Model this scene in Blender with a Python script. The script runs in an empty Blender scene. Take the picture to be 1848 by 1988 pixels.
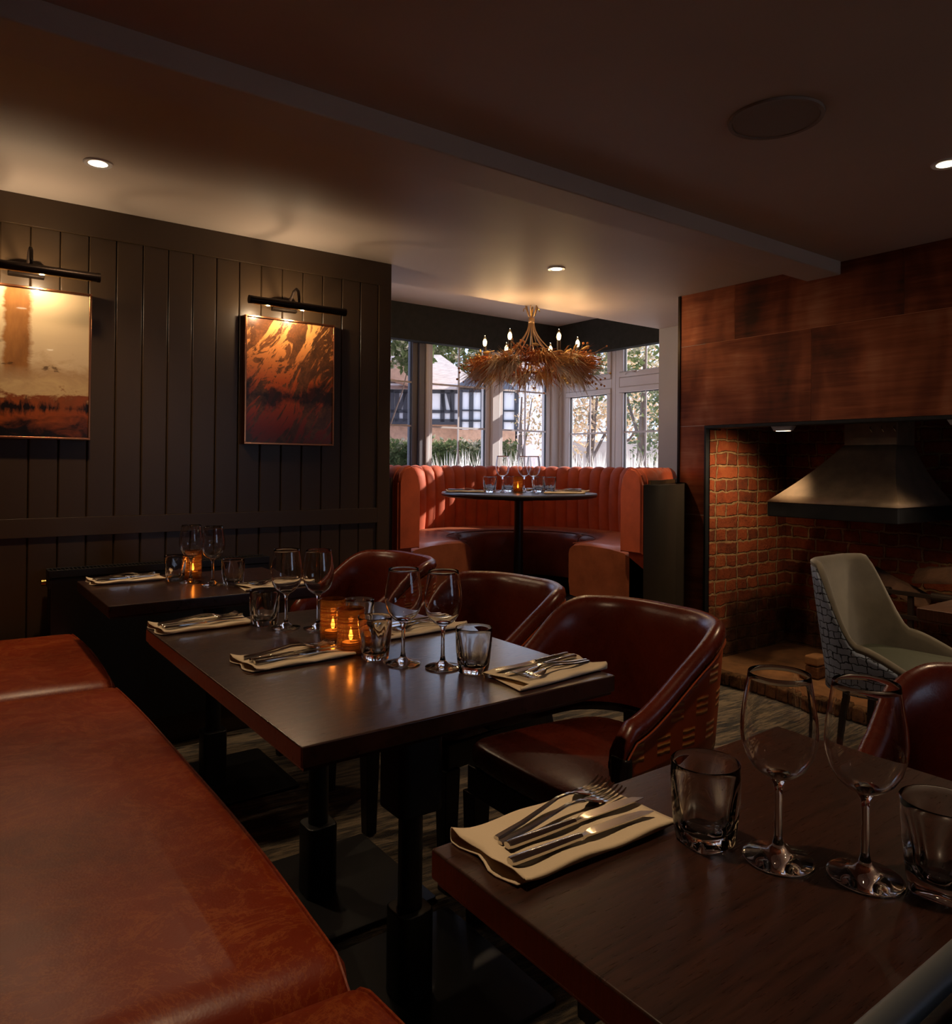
import bpy, bmesh, math, random
from math import sin, cos, pi, radians as R, sqrt, atan2
from mathutils import Vector, Matrix
random.seed(7)
S = bpy.context.scene
COL = S.collection
H = 2.19            # main ceiling
EYE = 1.18
YAW = .635          # camera heading, clockwise from +Y

# ------------------------------------------------------------------ materials
def lin(c):
    return tuple((x/255/12.92 if x/255 <= .04045 else ((x/255+.055)/1.055)**2.4) for x in c) + (1,)
class NT:
    def __init__(s, name):
        s.m = bpy.data.materials.new(name); s.m.use_nodes = True
        s.t = s.m.node_tree; s.t.nodes.clear()
        s.out = s.n('ShaderNodeOutputMaterial')
    def n(s, typ, **kw):
        nd = s.t.nodes.new(typ)
        for k, v in kw.items(): setattr(nd, k, v)
        return nd
    def l(s, a, b): s.t.links.new(a, b)
    def coord(s, kind='Object', scale=(1,1,1), rot=(0,0,0)):
        tc = s.n('ShaderNodeTexCoord'); mp = s.n('ShaderNodeMapping')
        mp.inputs['Scale'].default_value = scale; mp.inputs['Rotation'].default_value = rot
        s.l(tc.outputs[kind], mp.inputs[0]); return mp.outputs[0]
    def noise(s, vec, scale=5, detail=4, rough=.55, dist=0):
        nd = s.n('ShaderNodeTexNoise'); s.l(vec, nd.inputs['Vector'])
        nd.inputs['Scale'].default_value = scale; nd.inputs['Detail'].default_value = detail
        nd.inputs['Roughness'].default_value = rough; nd.inputs['Distortion'].default_value = dist
        return nd.outputs['Fac']
    def ramp(s, fac, stops, interp='LINEAR'):
        nd = s.n('ShaderNodeValToRGB'); nd.color_ramp.interpolation = interp
        e = nd.color_ramp.elements
        while len(e) < len(stops): e.new(.5)
        for i, (p, c) in enumerate(stops):
            e[i].position = p; e[i].color = c if len(c) == 4 else tuple(c) + (1,)
        s.l(fac, nd.inputs[0]); return nd.outputs[0]
    def math(s, op, a, b=None, clamp=False):
        nd = s.n('ShaderNodeMath', operation=op, use_clamp=clamp)
        for i, v in enumerate((a, b)):
            if v is None: continue
            if isinstance(v, (int, float)): nd.inputs[i].default_value = v
            else: s.l(v, nd.inputs[i])
        return nd.outputs[0]
    def fres(s, ior):       # Fresnel that treats both faces of a thin sheet alike
        g = s.n('ShaderNodeNewGeometry'); fr = s.n('ShaderNodeFresnel')
        k = s.math('ADD', s.math('MULTIPLY', g.outputs['Backfacing'], 1/ior-ior), ior)
        s.l(k, fr.inputs[0]); return fr.outputs[0]
    def mix(s, fac, a, b, mode='MIX'):
        nd = s.n('ShaderNodeMix', data_type='RGBA', blend_type=mode)
        for i, v in ((0, fac), (6, a), (7, b)):
            if isinstance(v, (int, float)): nd.inputs[i].default_value = v
            elif isinstance(v, tuple): nd.inputs[i].default_value = v if len(v) == 4 else v + (1,)
            else: s.l(v, nd.inputs[i])
        return nd.outputs[2]
    def bump(s, hgt, strength=.3, dist=.01):
        nd = s.n('ShaderNodeBump'); nd.inputs['Strength'].default_value = strength
        nd.inputs['Distance'].default_value = dist; s.l(hgt, nd.inputs['Height']); return nd.outputs[0]
    def bsdf(s, base, rough=.5, metal=0, bump=None, spec=.5, coat=0, coat_r=.2, trans=0, ior=1.45, emis=None, es=0, sheen=0):
        b = s.n('ShaderNodeBsdfPrincipled')
        def st(k, v):
            if v is None: return
            if isinstance(v, (int, float)): b.inputs[k].default_value = v
            elif isinstance(v, tuple): b.inputs[k].default_value = v if len(v) == 4 else v + (1,)
            else: s.l(v, b.inputs[k])
        st('Base Color', base); st('Roughness', rough); st('Metallic', metal)
        st('Specular IOR Level', spec); st('Coat Weight', coat); st('Coat Roughness', coat_r)
        st('Transmission Weight', trans); st('IOR', ior); st('Sheen Weight', sheen)
        if emis: st('Emission Color', emis); st('Emission Strength', es)
        if bump is not None: s.l(bump, b.inputs['Normal'])
        s.l(b.outputs[0], s.out.inputs[0]); return b
M = {}
def simple(name, col, rough=.5, metal=0, spec=.5, coat=0, var=0, vscale=6, bscale=0, bstr=.2, sheen=0, vstretch=(1,1,1)):
    t = NT(name); c = lin(col); base = c; bp = None
    v = t.coord('Object', vstretch)
    if var:
        f = t.noise(v, vscale, 5, .6)
        lo = tuple(x*(1-var) for x in c[:3]); hi = tuple(min(1, x*(1+var)) for x in c[:3])
        base = t.ramp(f, [(.3, lo), (.7, hi)])
    if bscale: bp = t.bump(t.noise(v, bscale, 3), bstr, .004)
    t.bsdf(base, rough, metal, bp, spec, coat, sheen=sheen)
    M[name] = t.m; return t.m

simple('ceiling_paint', (196,178,166), .55, var=.06, vscale=1.4, bscale=9, bstr=.05, spec=.35)
simple('wall_pale', (176,172,172), .6, var=.05, vscale=2, bscale=30, bstr=.05)
simple('olive_paint', (68,51,34), .36, var=.05, vscale=3, spec=.5)
simple('end_panel_paint', (46,40,33), .45, var=.1, vscale=4)
simple('highlight_grey', (92,98,104), .4, spec=.6)
simple('black_wood', (30,22,19), .4, var=.3, vscale=8, vstretch=(1,1,8))
simple('black_metal', (22,22,24), .42, metal=0, spec=.6)
simple('dark_stone', (46,46,52), .32, spec=.6)
simple('valance_cloth', (50,50,48), .95, var=.15, vscale=20, bscale=200, bstr=.2, spec=.15)
simple('upvc', (214,206,206), .3, spec=.5)
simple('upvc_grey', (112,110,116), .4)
simple('steel', (200,196,190), .12, metal=1)
simple('copper_frame', (200,130,90), .25, metal=1)
simple('bronze_dark', (42,32,26), .35, metal=.8)
simple('brass', (190,150,80), .25, metal=1)
simple('radiator_paint', (30,27,25), .4)
simple('hood_iron', (124,106,88), .5, metal=.3, var=.32, vscale=7, bscale=14, bstr=.35)
simple('rim_iron', (40,42,46), .5, metal=.6, var=.3, vscale=10, bscale=20, bstr=.4)
simple('fire_iron', (58,48,42), .55, metal=.7, bscale=60, bstr=.3)
simple('log_bark', (86,60,44), .9, var=.45, vscale=10, bscale=24, bstr=.9)
simple('log_wood', (128,86,56), .8, var=.3, vscale=14, bscale=40, bstr=.5)
simple('napkin_cloth', (238,216,184), .9, var=.03, vscale=10, bscale=300, bstr=.12, spec=.2, sheen=.2)
simple('speaker_grille', (150,136,126), .8, bscale=400, bstr=.3)
simple('wax', (240,225,200), .5)
simple('grass_plume', (214,174,122), .9, var=.3, vscale=12)
simple('grass_rust', (186,112,62), .9, var=.35, vscale=12)
simple('grass_pale', (222,205,186), .9, var=.15, vscale=12)
simple('seed_head', (226,186,120), .9, var=.2, vscale=30)
simple('berry', (196,128,74), .7, var=.3, vscale=30)
simple('twig', (120,86,60), .9)
simple('candle_sleeve', (70,56,42), .5)
simple('chandelier_metal', (150,120,92), .35, metal=.8)
simple('render_white', (232,230,234), .8)
simple('timber_black', (66,66,72), .8)
simple('roof_tile', (196,180,172), .85, var=.25, vscale=3, vstretch=(1,1,6))
simple('slate', (96,100,112), .8, var=.15, vscale=4)
simple('hearth_dirt', (122,84,50), .95, var=.4, vscale=7, bscale=22, bstr=.9)
simple('copper_seam', (196,128,92), .5, metal=.4)
simple('far_brick', (196,152,124), .9, var=.2, vscale=5)
simple('gravel', (214,206,200), .95, var=.15, vscale=6)
simple('garden_stone', (190,176,168), .9, var=.2, vscale=3)
simple('trunk', (100,80,66), .9, var=.3, vscale=5)
simple('grey_velvet', (98,91,78), .85, var=.28, vscale=7, bscale=0, spec=.2, sheen=.6)
simple('green_leather', (70,74,62), .42, var=.1, vscale=5, bscale=80, bstr=.1)
simple('dark_leather', (10,12,14), .6, bscale=90, bstr=.15, spec=.2)
simple('thread', (176,110,56), .8)

def leaf_mat(name, a, b, c):
    t = NT(name); f = t.noise(t.coord('Object'), 1.6, 3, .7)
    base = t.ramp(f, [(.32, lin(a)), (.52, lin(b)), (.68, lin(c))])
    d = t.n('ShaderNodeBsdfDiffuse'); tr = t.n('ShaderNodeBsdfTranslucent'); mx = t.n('ShaderNodeMixShader')
    t.l(base, d.inputs[0]); t.l(base, tr.inputs[0]); mx.inputs[0].default_value = .4
    t.l(d.outputs[0], mx.inputs[1]); t.l(tr.outputs[0], mx.inputs[2]); t.l(mx.outputs[0], t.out.inputs[0])
    M[name] = t.m
leaf_mat('leaf_green', (60,74,44), (104,112,72), (226,206,184))
leaf_mat('leaf_autumn', (104,108,66), (214,180,140), (246,232,222))
leaf_mat('leaf_pale', (214,204,190), (238,230,222), (248,244,240))

def leather(name, col, scuff, rough=.36, coat=.15, vs=3.0):
    t = NT(name); v = t.coord('Object')
    c = lin(col)[:3]
    f = t.noise(v, vs, 6, .62)
    base = t.ramp(f, [(.3, tuple(x*.6 for x in c)), (.5, c), (.72, tuple(min(1, x*1.35) for x in c))])
    f2 = t.noise(v, 9, 8, .72, 2.4)
    sc = t.ramp(f2, [(.535, (0,0,0)), (.56, (1,1,1)), (.585, (0,0,0))])
    f3 = t.noise(v, 2.2, 2)
    sc2 = t.ramp(t.noise(v, 4, 9, .74, 3.2), [(.47, (0,0,0)), (.49, (1,1,1)), (.51, (0,0,0))]); k = t.math('MULTIPLY', t.math('ADD', sc, sc2, True), t.math('MULTIPLY', f3, .42))
    base = t.mix(k, base, lin(scuff))
    vo = t.n('ShaderNodeTexVoronoi'); vo.inputs['Scale'].default_value = 260; t.l(v, vo.inputs['Vector'])
    hg = t.math('ADD', t.math('MULTIPLY', vo.outputs['Distance'], .12), t.noise(v, 14, 4))
    t.bsdf(base, t.math('ADD', t.math('MULTIPLY', f2, .18), rough-.09), 0, t.bump(hg, .16, .006), .5, coat, .3)
    M[name] = t.m
leather('bench_leather', (126,42,12), (214,128,62), .40, .1, 2.2)
leather('chair_leather', (100,35,18), (130,60,34), .28, .3)
leather('booth_seat_leather', (150,84,56), (176,108,74), .32, .25, 5)

def booth_back():
    t = NT('booth_back_leather'); v = t.coord('Object')
    f = t.noise(v, 9, 5, .6); c = lin((186,82,46))[:3]
    base = t.ramp(f, [(.3, tuple(x*.78 for x in c)), (.7, tuple(x*1.15 for x in c))])
    t.bsdf(base, .62, 0, t.bump(t.noise(v, 120, 3), .15, .003), .3, 0, sheen=.15)
    M['booth_back_leather'] = t.m
booth_back()

def wood(name, c1, c2, rough=.3, stretch=(1,14,1), scale=6, coat=.7):
    t = NT(name); v = t.coord('Object', stretch)
    f = t.noise(v, scale, 7, .62, .9)
    base = t.ramp(f, [(.32, lin(c1)), (.5, lin(c2)), (.66, tuple(x*1.35 for x in lin(c2)[:3]))])
    f2 = t.noise(v, scale*7, 3, .5, .3)
    hg = t.ramp(f2, [(.36, (0,0,0)), (.47, (1,1,1))])
    base = t.mix(.3, base, t.mix(hg, tuple(x*.45 for x in lin(c1)[:3]), base))
    t.bsdf(base, t.math('ADD', t.math('MULTIPLY', f2, .22), rough-.07), 0, t.bump(hg, .06, .001), .5, coat, .17)
    M[name] = t.m
wood('table_wood', (40,23,17), (56,32,24), .27)
wood('pale_table_wood', (72,48,34), (94,64,46), .45)

def carpet():
    t = NT('carpet'); v = t.coord('Object', (1,1,1), (0,0,R(6)))
    tc = t.n('ShaderNodeMapping'); tc.inputs['Scale'].default_value = (1.5, 12, 1); t.l(v, tc.inputs[0])
    f = t.noise(tc.outputs[0], 2.6, 4, .62, .8)
    w = t.noise(tc.outputs[0], 7, 3, .6, 1.2)
    k = t.math('ADD', t.math('MULTIPLY', f, .6), t.math('MULTIPLY', w, .4))
    base = t.ramp(k, [(.40, lin((28,26,26))), (.47, lin((66,58,48))), (.53, lin((116,100,78))), (.62, lin((142,124,98)))])
    p = t.noise(v, 320, 2, .6)
    base = t.mix(.5, base, t.ramp(p, [(.3, (.3,.3,.3)), (.7, (1,1,1))]), 'MULTIPLY')
    hg = t.math('ADD', p, t.math('MULTIPLY', k, 1.5))
    t.bsdf(base, .95, 0, t.bump(hg, .7, .006), .15, 0, sheen=.25)
    M['carpet'] = t.m
carpet()

def copper_sheet(name, seed):
    t = NT(name)
    tc = t.n('ShaderNodeTexCoord'); mp = t.n('ShaderNodeMapping'); t.l(tc.outputs['Object'], mp.inputs[0])
    mp.inputs['Location'].default_value = (seed, seed*3.1, seed*1.7); mp.inputs['Scale'].default_value = (1, .8, 13)
    mp2 = t.n('ShaderNodeMapping'); t.l(tc.outputs['Object'], mp2.inputs[0])
    mp2.inputs['Location'].default_value = (seed*2, seed, seed); mp2.inputs['Scale'].default_value = (1, 2.6, 1.2)
    f = t.noise(mp.outputs[0], 3, 6, .6, .5); g = t.noise(mp2.outputs[0], 1.4, 3, .5, .3)
    k = t.math('ADD', t.math('MULTIPLY', f, .28), t.math('MULTIPLY', g, .72))
    base = t.ramp(k, [(.34, lin((62,30,20))), (.46, lin((106,50,30))), (.56, lin((138,74,46))), (.68, lin((172,112,84)))])
    fine = t.noise(mp.outputs[0], 26, 3, .6)
    t.bsdf(base, t.math('ADD', t.math('MULTIPLY', fine, .18), .34), .55, t.bump(fine, .05, .002), .5)
    M[name] = t.m
for i in range(6): copper_sheet('copper_sheet_%d' % i, 1.7*i)

def brick(name, plane):
    # plane: 'yz' (wall facing x) or 'xz' (wall facing y) or 'xy'
    t = NT(name); tc = t.n('ShaderNodeTexCoord'); sp = t.n('ShaderNodeSeparateXYZ'); cb = t.n('ShaderNodeCombineXYZ')
    t.l(tc.outputs['Object'], sp.inputs[0])
    a, b = {'yz': (1, 2), 'xz': (0, 2), 'xy': (0, 1)}[plane]
    wob = t.noise(tc.outputs['Object'], 5, 4, .6); wob2 = t.noise(tc.outputs['Object'], 22, 3, .6)
    off = t.math('ADD', t.math('MULTIPLY', t.math('SUBTRACT', wob, .5), .035), t.math('MULTIPLY', t.math('SUBTRACT', wob2, .5), .026))
    t.l(t.math('ADD', sp.outputs[a], off), cb.inputs[0]); t.l(t.math('ADD', sp.outputs[b], off), cb.inputs[1])
    br = t.n('ShaderNodeTexBrick'); t.l(cb.outputs[0], br.inputs['Vector'])
    br.inputs['Scale'].default_value = 1; br.inputs['Mortar Size'].default_value = .0085
    br.inputs['Mortar Smooth'].default_value = .5; br.inputs['Brick Width'].default_value = .205
    br.inputs['Row Height'].default_value = .074; br.offset = .5; br.squash = .52; br.squash_frequency = 2
    br.inputs['Color1'].default_value = (0,0,0,1); br.inputs['Color2'].default_value = (1,1,1,1)
    br.inputs['Mortar'].default_value = (.5,.5,.5,1)
    f = t.noise(tc.outputs['Object'], 16, 6, .7)
    kk = t.math('ADD', t.math('MULTIPLY', br.outputs['Color'], .34), t.math('MULTIPLY', f, .72))
    base = t.ramp(kk, [(.18, lin((58,36,28))), (.42, lin((112,54,32))), (.62, lin((140,68,38))), (.85, lin((160,96,54)))])
    mort = t.ramp(f, [(.3, lin((110,82,56))), (.7, lin((172,138,96)))])
    base = t.mix(br.outputs['Fac'], base, mort)
    soot = t.noise(tc.outputs['Object'], 2.0, 3, .5)
    base = t.mix(t.ramp(soot, [(.52, (0,0,0)), (.72, (.8,.8,.8))]), base, lin((26,20,17)))
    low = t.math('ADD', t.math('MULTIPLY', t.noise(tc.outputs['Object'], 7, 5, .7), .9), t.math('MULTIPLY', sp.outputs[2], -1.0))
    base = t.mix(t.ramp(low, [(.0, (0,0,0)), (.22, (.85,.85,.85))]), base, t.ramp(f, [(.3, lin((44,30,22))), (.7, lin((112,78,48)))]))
    hg = t.math('ADD', t.math('MULTIPLY', br.outputs['Fac'], -1.0), t.math('MULTIPLY', f, .9))
    t.bsdf(base, .9, 0, t.bump(hg, 1.0, .02), .2)
    M[name] = t.m
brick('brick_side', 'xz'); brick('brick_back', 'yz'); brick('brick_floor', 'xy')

def glass(name, tint=(1,1,1), rough=0):
    t = NT(name); g = t.n('ShaderNodeBsdfGlass'); g.inputs['Color'].default_value = tint+(1,)
    g.inputs['IOR'].default_value = 1.5; g.inputs['Roughness'].default_value = rough
    t.l(g.outputs[0], t.out.inputs[0]); M[name] = t.m
glass('clear_glass', (1,1,1)); glass('tumbler_glass', (1,1,1))
def pane(name, dens=.04):
    t = NT(name); tr = t.n('ShaderNodeBsdfTransparent'); gl = t.n('ShaderNodeBsdfGlossy')
    tr.inputs[0].default_value = (1-dens, 1-dens, 1-dens*.8, 1); gl.inputs['Roughness'].default_value = .02
    mx = t.n('ShaderNodeMixShader'); t.l(t.fres(1.3), mx.inputs[0]); t.l(tr.outputs[0], mx.inputs[1]); t.l(gl.outputs[0], mx.inputs[2])
    t.l(mx.outputs[0], t.out.inputs[0]); M[name] = t.m
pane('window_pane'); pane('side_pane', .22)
def thin():
    t = NT('thin_glass'); tr = t.n('ShaderNodeBsdfTransparent'); tr.inputs[0].default_value = (.985,.985,.985,1)
    gl = t.n('ShaderNodeBsdfGlossy'); gl.inputs['Roughness'].default_value = .01
    k = t.math('MULTIPLY', t.fres(1.5), 1.5, True)
    mx = t.n('ShaderNodeMixShader'); t.l(k, mx.inputs[0]); t.l(tr.outputs[0], mx.inputs[1]); t.l(gl.outputs[0], mx.inputs[2])
    t.l(mx.outputs[0], t.out.inputs[0]); M['thin_glass'] = t.m
thin()
def votive():
    t = NT('votive_glass'); tc = t.n('ShaderNodeTexCoord'); sp = t.n('ShaderNodeSeparateXYZ'); t.l(tc.outputs['Object'], sp.inputs[0])
    nv = t.n('ShaderNodeCombineXYZ'); t.l(t.math('MULTIPLY', sp.outputs[2], 150), nv.inputs[2]); t.l(t.math('MULTIPLY', sp.outputs[0], 4), nv.inputs[0])
    f = t.noise(nv.outputs[0], 1.6, 4, .7)
    line = t.ramp(f, [(.44, (0,0,0)), (.50, (1,1,1))])
    tr = t.n('ShaderNodeBsdfTransparent'); tr.inputs[0].default_value = lin((236,190,136))
    tl = t.n('ShaderNodeBsdfTranslucent'); tl.inputs[0].default_value = lin((200,150,96))
    gl = t.n('ShaderNodeBsdfGlossy'); gl.inputs['Roughness'].default_value = .06
    dk = t.n('ShaderNodeBsdfTranslucent'); dk.inputs[0].default_value = lin((96,50,28))
    m1 = t.n('ShaderNodeMixShader'); m1.inputs[0].default_value = .12; t.l(tr.outputs[0], m1.inputs[1]); t.l(tl.outputs[0], m1.inputs[2])
    m2 = t.n('ShaderNodeMixShader'); t.l(line, m2.inputs[0]); t.l(m1.outputs[0], m2.inputs[2]); t.l(dk.outputs[0], m2.inputs[1])
    m3 = t.n('ShaderNodeMixShader'); t.l(t.fres(1.4), m3.inputs[0]); t.l(m2.outputs[0], m3.inputs[1]); t.l(gl.outputs[0], m3.inputs[2])
    t.l(m3.outputs[0], t.out.inputs[0]); M['votive_glass'] = t.m
votive()
def emit(name, col, s):
    t = NT(name); e = t.n('ShaderNodeEmission'); e.inputs[0].default_value = col+(1,); e.inputs[1].default_value = s
    t.l(e.outputs[0], t.out.inputs[0]); M[name] = t.m
emit('lamp_glow', (1,.80,.52), 14); emit('bulb_glow', (1,.86,.62), 9); emit('flame', (1,.62,.22), 14)
emit('led_strip', (1,.8,.5), 6)
def bulb_glass():
    t = NT('bulb_glass'); tr = t.n('ShaderNodeBsdfTransparent'); tr.inputs[0].default_value = (1,.86,.6,1)
    gl = t.n('ShaderNodeBsdfGlossy'); gl.inputs['Roughness'].default_value = .05
    mx = t.n('ShaderNodeMixShader'); mx.inputs[0].default_value = .12
    t.l(tr.outputs[0], mx.inputs[1]); t.l(gl.outputs[0], mx.inputs[2]); t.l(mx.outputs[0], t.out.inputs[0]); M['bulb_glass'] = t.m
bulb_glass()

def outer_leather(name, col, dash, U, V, mode):
    # UV in metres: embossed groups of three short ribs (mode 0) or a cracked weave (mode 1)
    t = NT(name); uv = t.n('ShaderNodeUVMap'); sp = t.n('ShaderNodeSeparateXYZ'); t.l(uv.outputs[0], sp.inputs[0])
    v3 = t.coord('Object'); f = t.noise(v3, 5, 5, .6); c = lin(col)[:3]
    base = t.ramp(f, [(.3, tuple(x*.75 for x in c)), (.7, tuple(min(1,x*1.15) for x in c))])
    if mode == 0:
        row = t.math('FLOOR', t.math('DIVIDE', sp.outputs[1], V))
        sh = t.math('MULTIPLY', t.math('MODULO', row, 2.0), .5)
        cu = t.math('FRACT', t.math('ADD', t.math('DIVIDE', sp.outputs[0], U), sh))
        wob = t.noise(v3, 60, 2)
        cv = t.math('FRACT', t.math('ADD', t.math('DIVIDE', sp.outputs[1], V), t.math('MULTIPLY', t.math('SUBTRACT', wob, .5), .10)))
        inu = t.math('MULTIPLY', t.math('GREATER_THAN', cu, .22), t.math('LESS_THAN', cu, .72))
        inv = t.math('MULTIPLY', t.math('GREATER_THAN', cv, .12), t.math('LESS_THAN', cv, .84))
        rib = t.math('POWER', t.math('ABSOLUTE', t.math('SINE', t.math('MULTIPLY', t.math('SUBTRACT', cv, .12), pi*3/.72))), 3)
        k = t.math('MULTIPLY', t.math('MULTIPLY', inu, inv), rib)
        base = t.mix(t.math('MULTIPLY', k, .75), base, lin(dash))
        t.bsdf(base, .5, 0, t.bump(k, 1.0, .006), .4, .1)
    else:
        cb = t.n('ShaderNodeCombineXYZ'); o = t.math('MULTIPLY', t.math('SUBTRACT', t.noise(v3, 26, 3), .5), .03)
        t.l(t.math('ADD', sp.outputs[0], o), cb.inputs[0]); t.l(t.math('ADD', sp.outputs[1], o), cb.inputs[1])
        br = t.n('ShaderNodeTexBrick'); t.l(cb.outputs[0], br.inputs['Vector']); br.inputs['Scale'].default_value = 1
        br.inputs['Mortar Size'].default_value = .0022; br.inputs['Mortar Smooth'].default_value = .3
        br.inputs['Brick Width'].default_value = U; br.inputs['Row Height'].default_value = V; br.offset = .4; br.squash = .6; br.squash_frequency = 3
        base = t.mix(br.outputs['Fac'], base, lin(dash))
        hg = t.math('SUBTRACT', 1, br.outputs['Fac'])
        t.bsdf(base, .55, 0, t.bump(t.math('ADD', hg, t.math('MULTIPLY', f, .4)), .9, .005), .4)
    M[name] = t.m
outer_leather('chair_outer_leather', (186,84,36), (236,176,100), .085, .066, 0)
outer_leather('grey_chair_outer', (136,148,170), (24,28,36), .052, .026, 1)

def art(name, kind):
    t = NT(name); v = t.coord('Object', (1,1,1))
    tc = t.n('ShaderNodeTexCoord'); sp = t.n('ShaderNodeSeparateXYZ'); t.l(tc.outputs['Generated'], sp.inputs[0])
    if kind == 0:
        n1 = t.noise(t.coord('Object', (1,1,2.2)), 9, 6, .65, .6)
        n2 = t.noise(t.coord('Object', (2.6,1,.8)), 5, 5, .7)
        z = t.math('ADD', sp.outputs[2], t.math('MULTIPLY', t.math('SUBTRACT', n1, .5), .42))
        base = t.ramp(z, [(.03, lin((16,10,8))), (.16, lin((150,70,24))), (.27, lin((128,66,30))), (.31, lin((200,168,122))), (.42, lin((176,142,104))), (.55, lin((206,180,146))), (.95, lin((216,190,150)))])
        blk = t.ramp(t.math('ADD', t.math('MULTIPLY', n2, .6), t.math('MULTIPLY', t.math('ABSOLUTE', t.math('SUBTRACT', sp.outputs[2], .20)), 1.6)), [(.30, (1,1,1)), (.36, (0,0,0))])
        base = t.mix(blk, base, lin((22,12,10)))
        x = t.math('ADD', sp.outputs[0], t.math('MULTIPLY', t.math('SUBTRACT', n1, .5), .12))
        st = t.ramp(x, [(.30, (0,0,0)), (.33, (1,1,1)), (.50, (1,1,1)), (.54, (0,0,0))])
        st2 = t.ramp(sp.outputs[2], [(.38, (0,0,0)), (.48, (1,1,1))])
        base = t.mix(t.math('MULTIPLY', st, st2), base, t.mix(n2, lin((60,30,16)), lin((190,128,70))))
        dot = t.ramp(t.noise(t.coord('Object', (1,1,1.6)), 13, 4, .6), [(.64, (0,0,0)), (.70, (1,1,1))])
        dz = t.ramp(sp.outputs[2], [(.36, (0,0,0)), (.42, (1,1,1)), (.6, (1,1,1)), (.66, (0,0,0))])
        base = t.mix(t.math('MULTIPLY', t.math('MULTIPLY', dot, dz), .8), base, lin((70,46,26)))
    else:
        vr = t.coord('Object', (1,1,1), (0, R(-35), 0))
        mp = t.n('ShaderNodeMapping'); mp.inputs['Scale'].default_value = (3.2, 1, 1.0); t.l(vr, mp.inputs[0])
        a = t.noise(mp.outputs[0], 2.4, 8, .68, 1.9)
        b = t.noise(v, 9, 8, .75, .4)
        base = t.ramp(b, [(.3, lin((48,36,26))), (.5, lin((104,62,34))), (.7, lin((166,98,52)))])
        vein = t.ramp(a, [(.49, (0,0,0)), (.52, (1,1,1)), (.60, (1,1,1)), (.63, (0,0,0))])
        base = t.mix(vein, base, t.ramp(sp.outputs[2], [(.1, lin((168,44,16))), (.5, lin((206,92,34))), (.95, lin((236,164,92)))]))
        dk = t.noise(v, 4.2, 6, .6)
        rad = t.math('ADD', dk, t.math('MULTIPLY', t.math('ABSOLUTE', t.math('SUBTRACT', sp.outputs[2], .38)), -.9))
        base = t.mix(t.ramp(rad, [(.42, (0,0,0)), (.50, (.9,.9,.9))]), base, lin((22,18,15)))
        low = t.ramp(sp.outputs[2], [(.0, (.75,.75,.75)), (.3, (0,0,0))])
        base = t.mix(low, base, lin((52,30,18)))
    t.bsdf(base, .3, 0, None, .5, 1.0, .02)
    M[name] = t.m
art('art_cream', 0); art('art_copper', 1)

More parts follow.
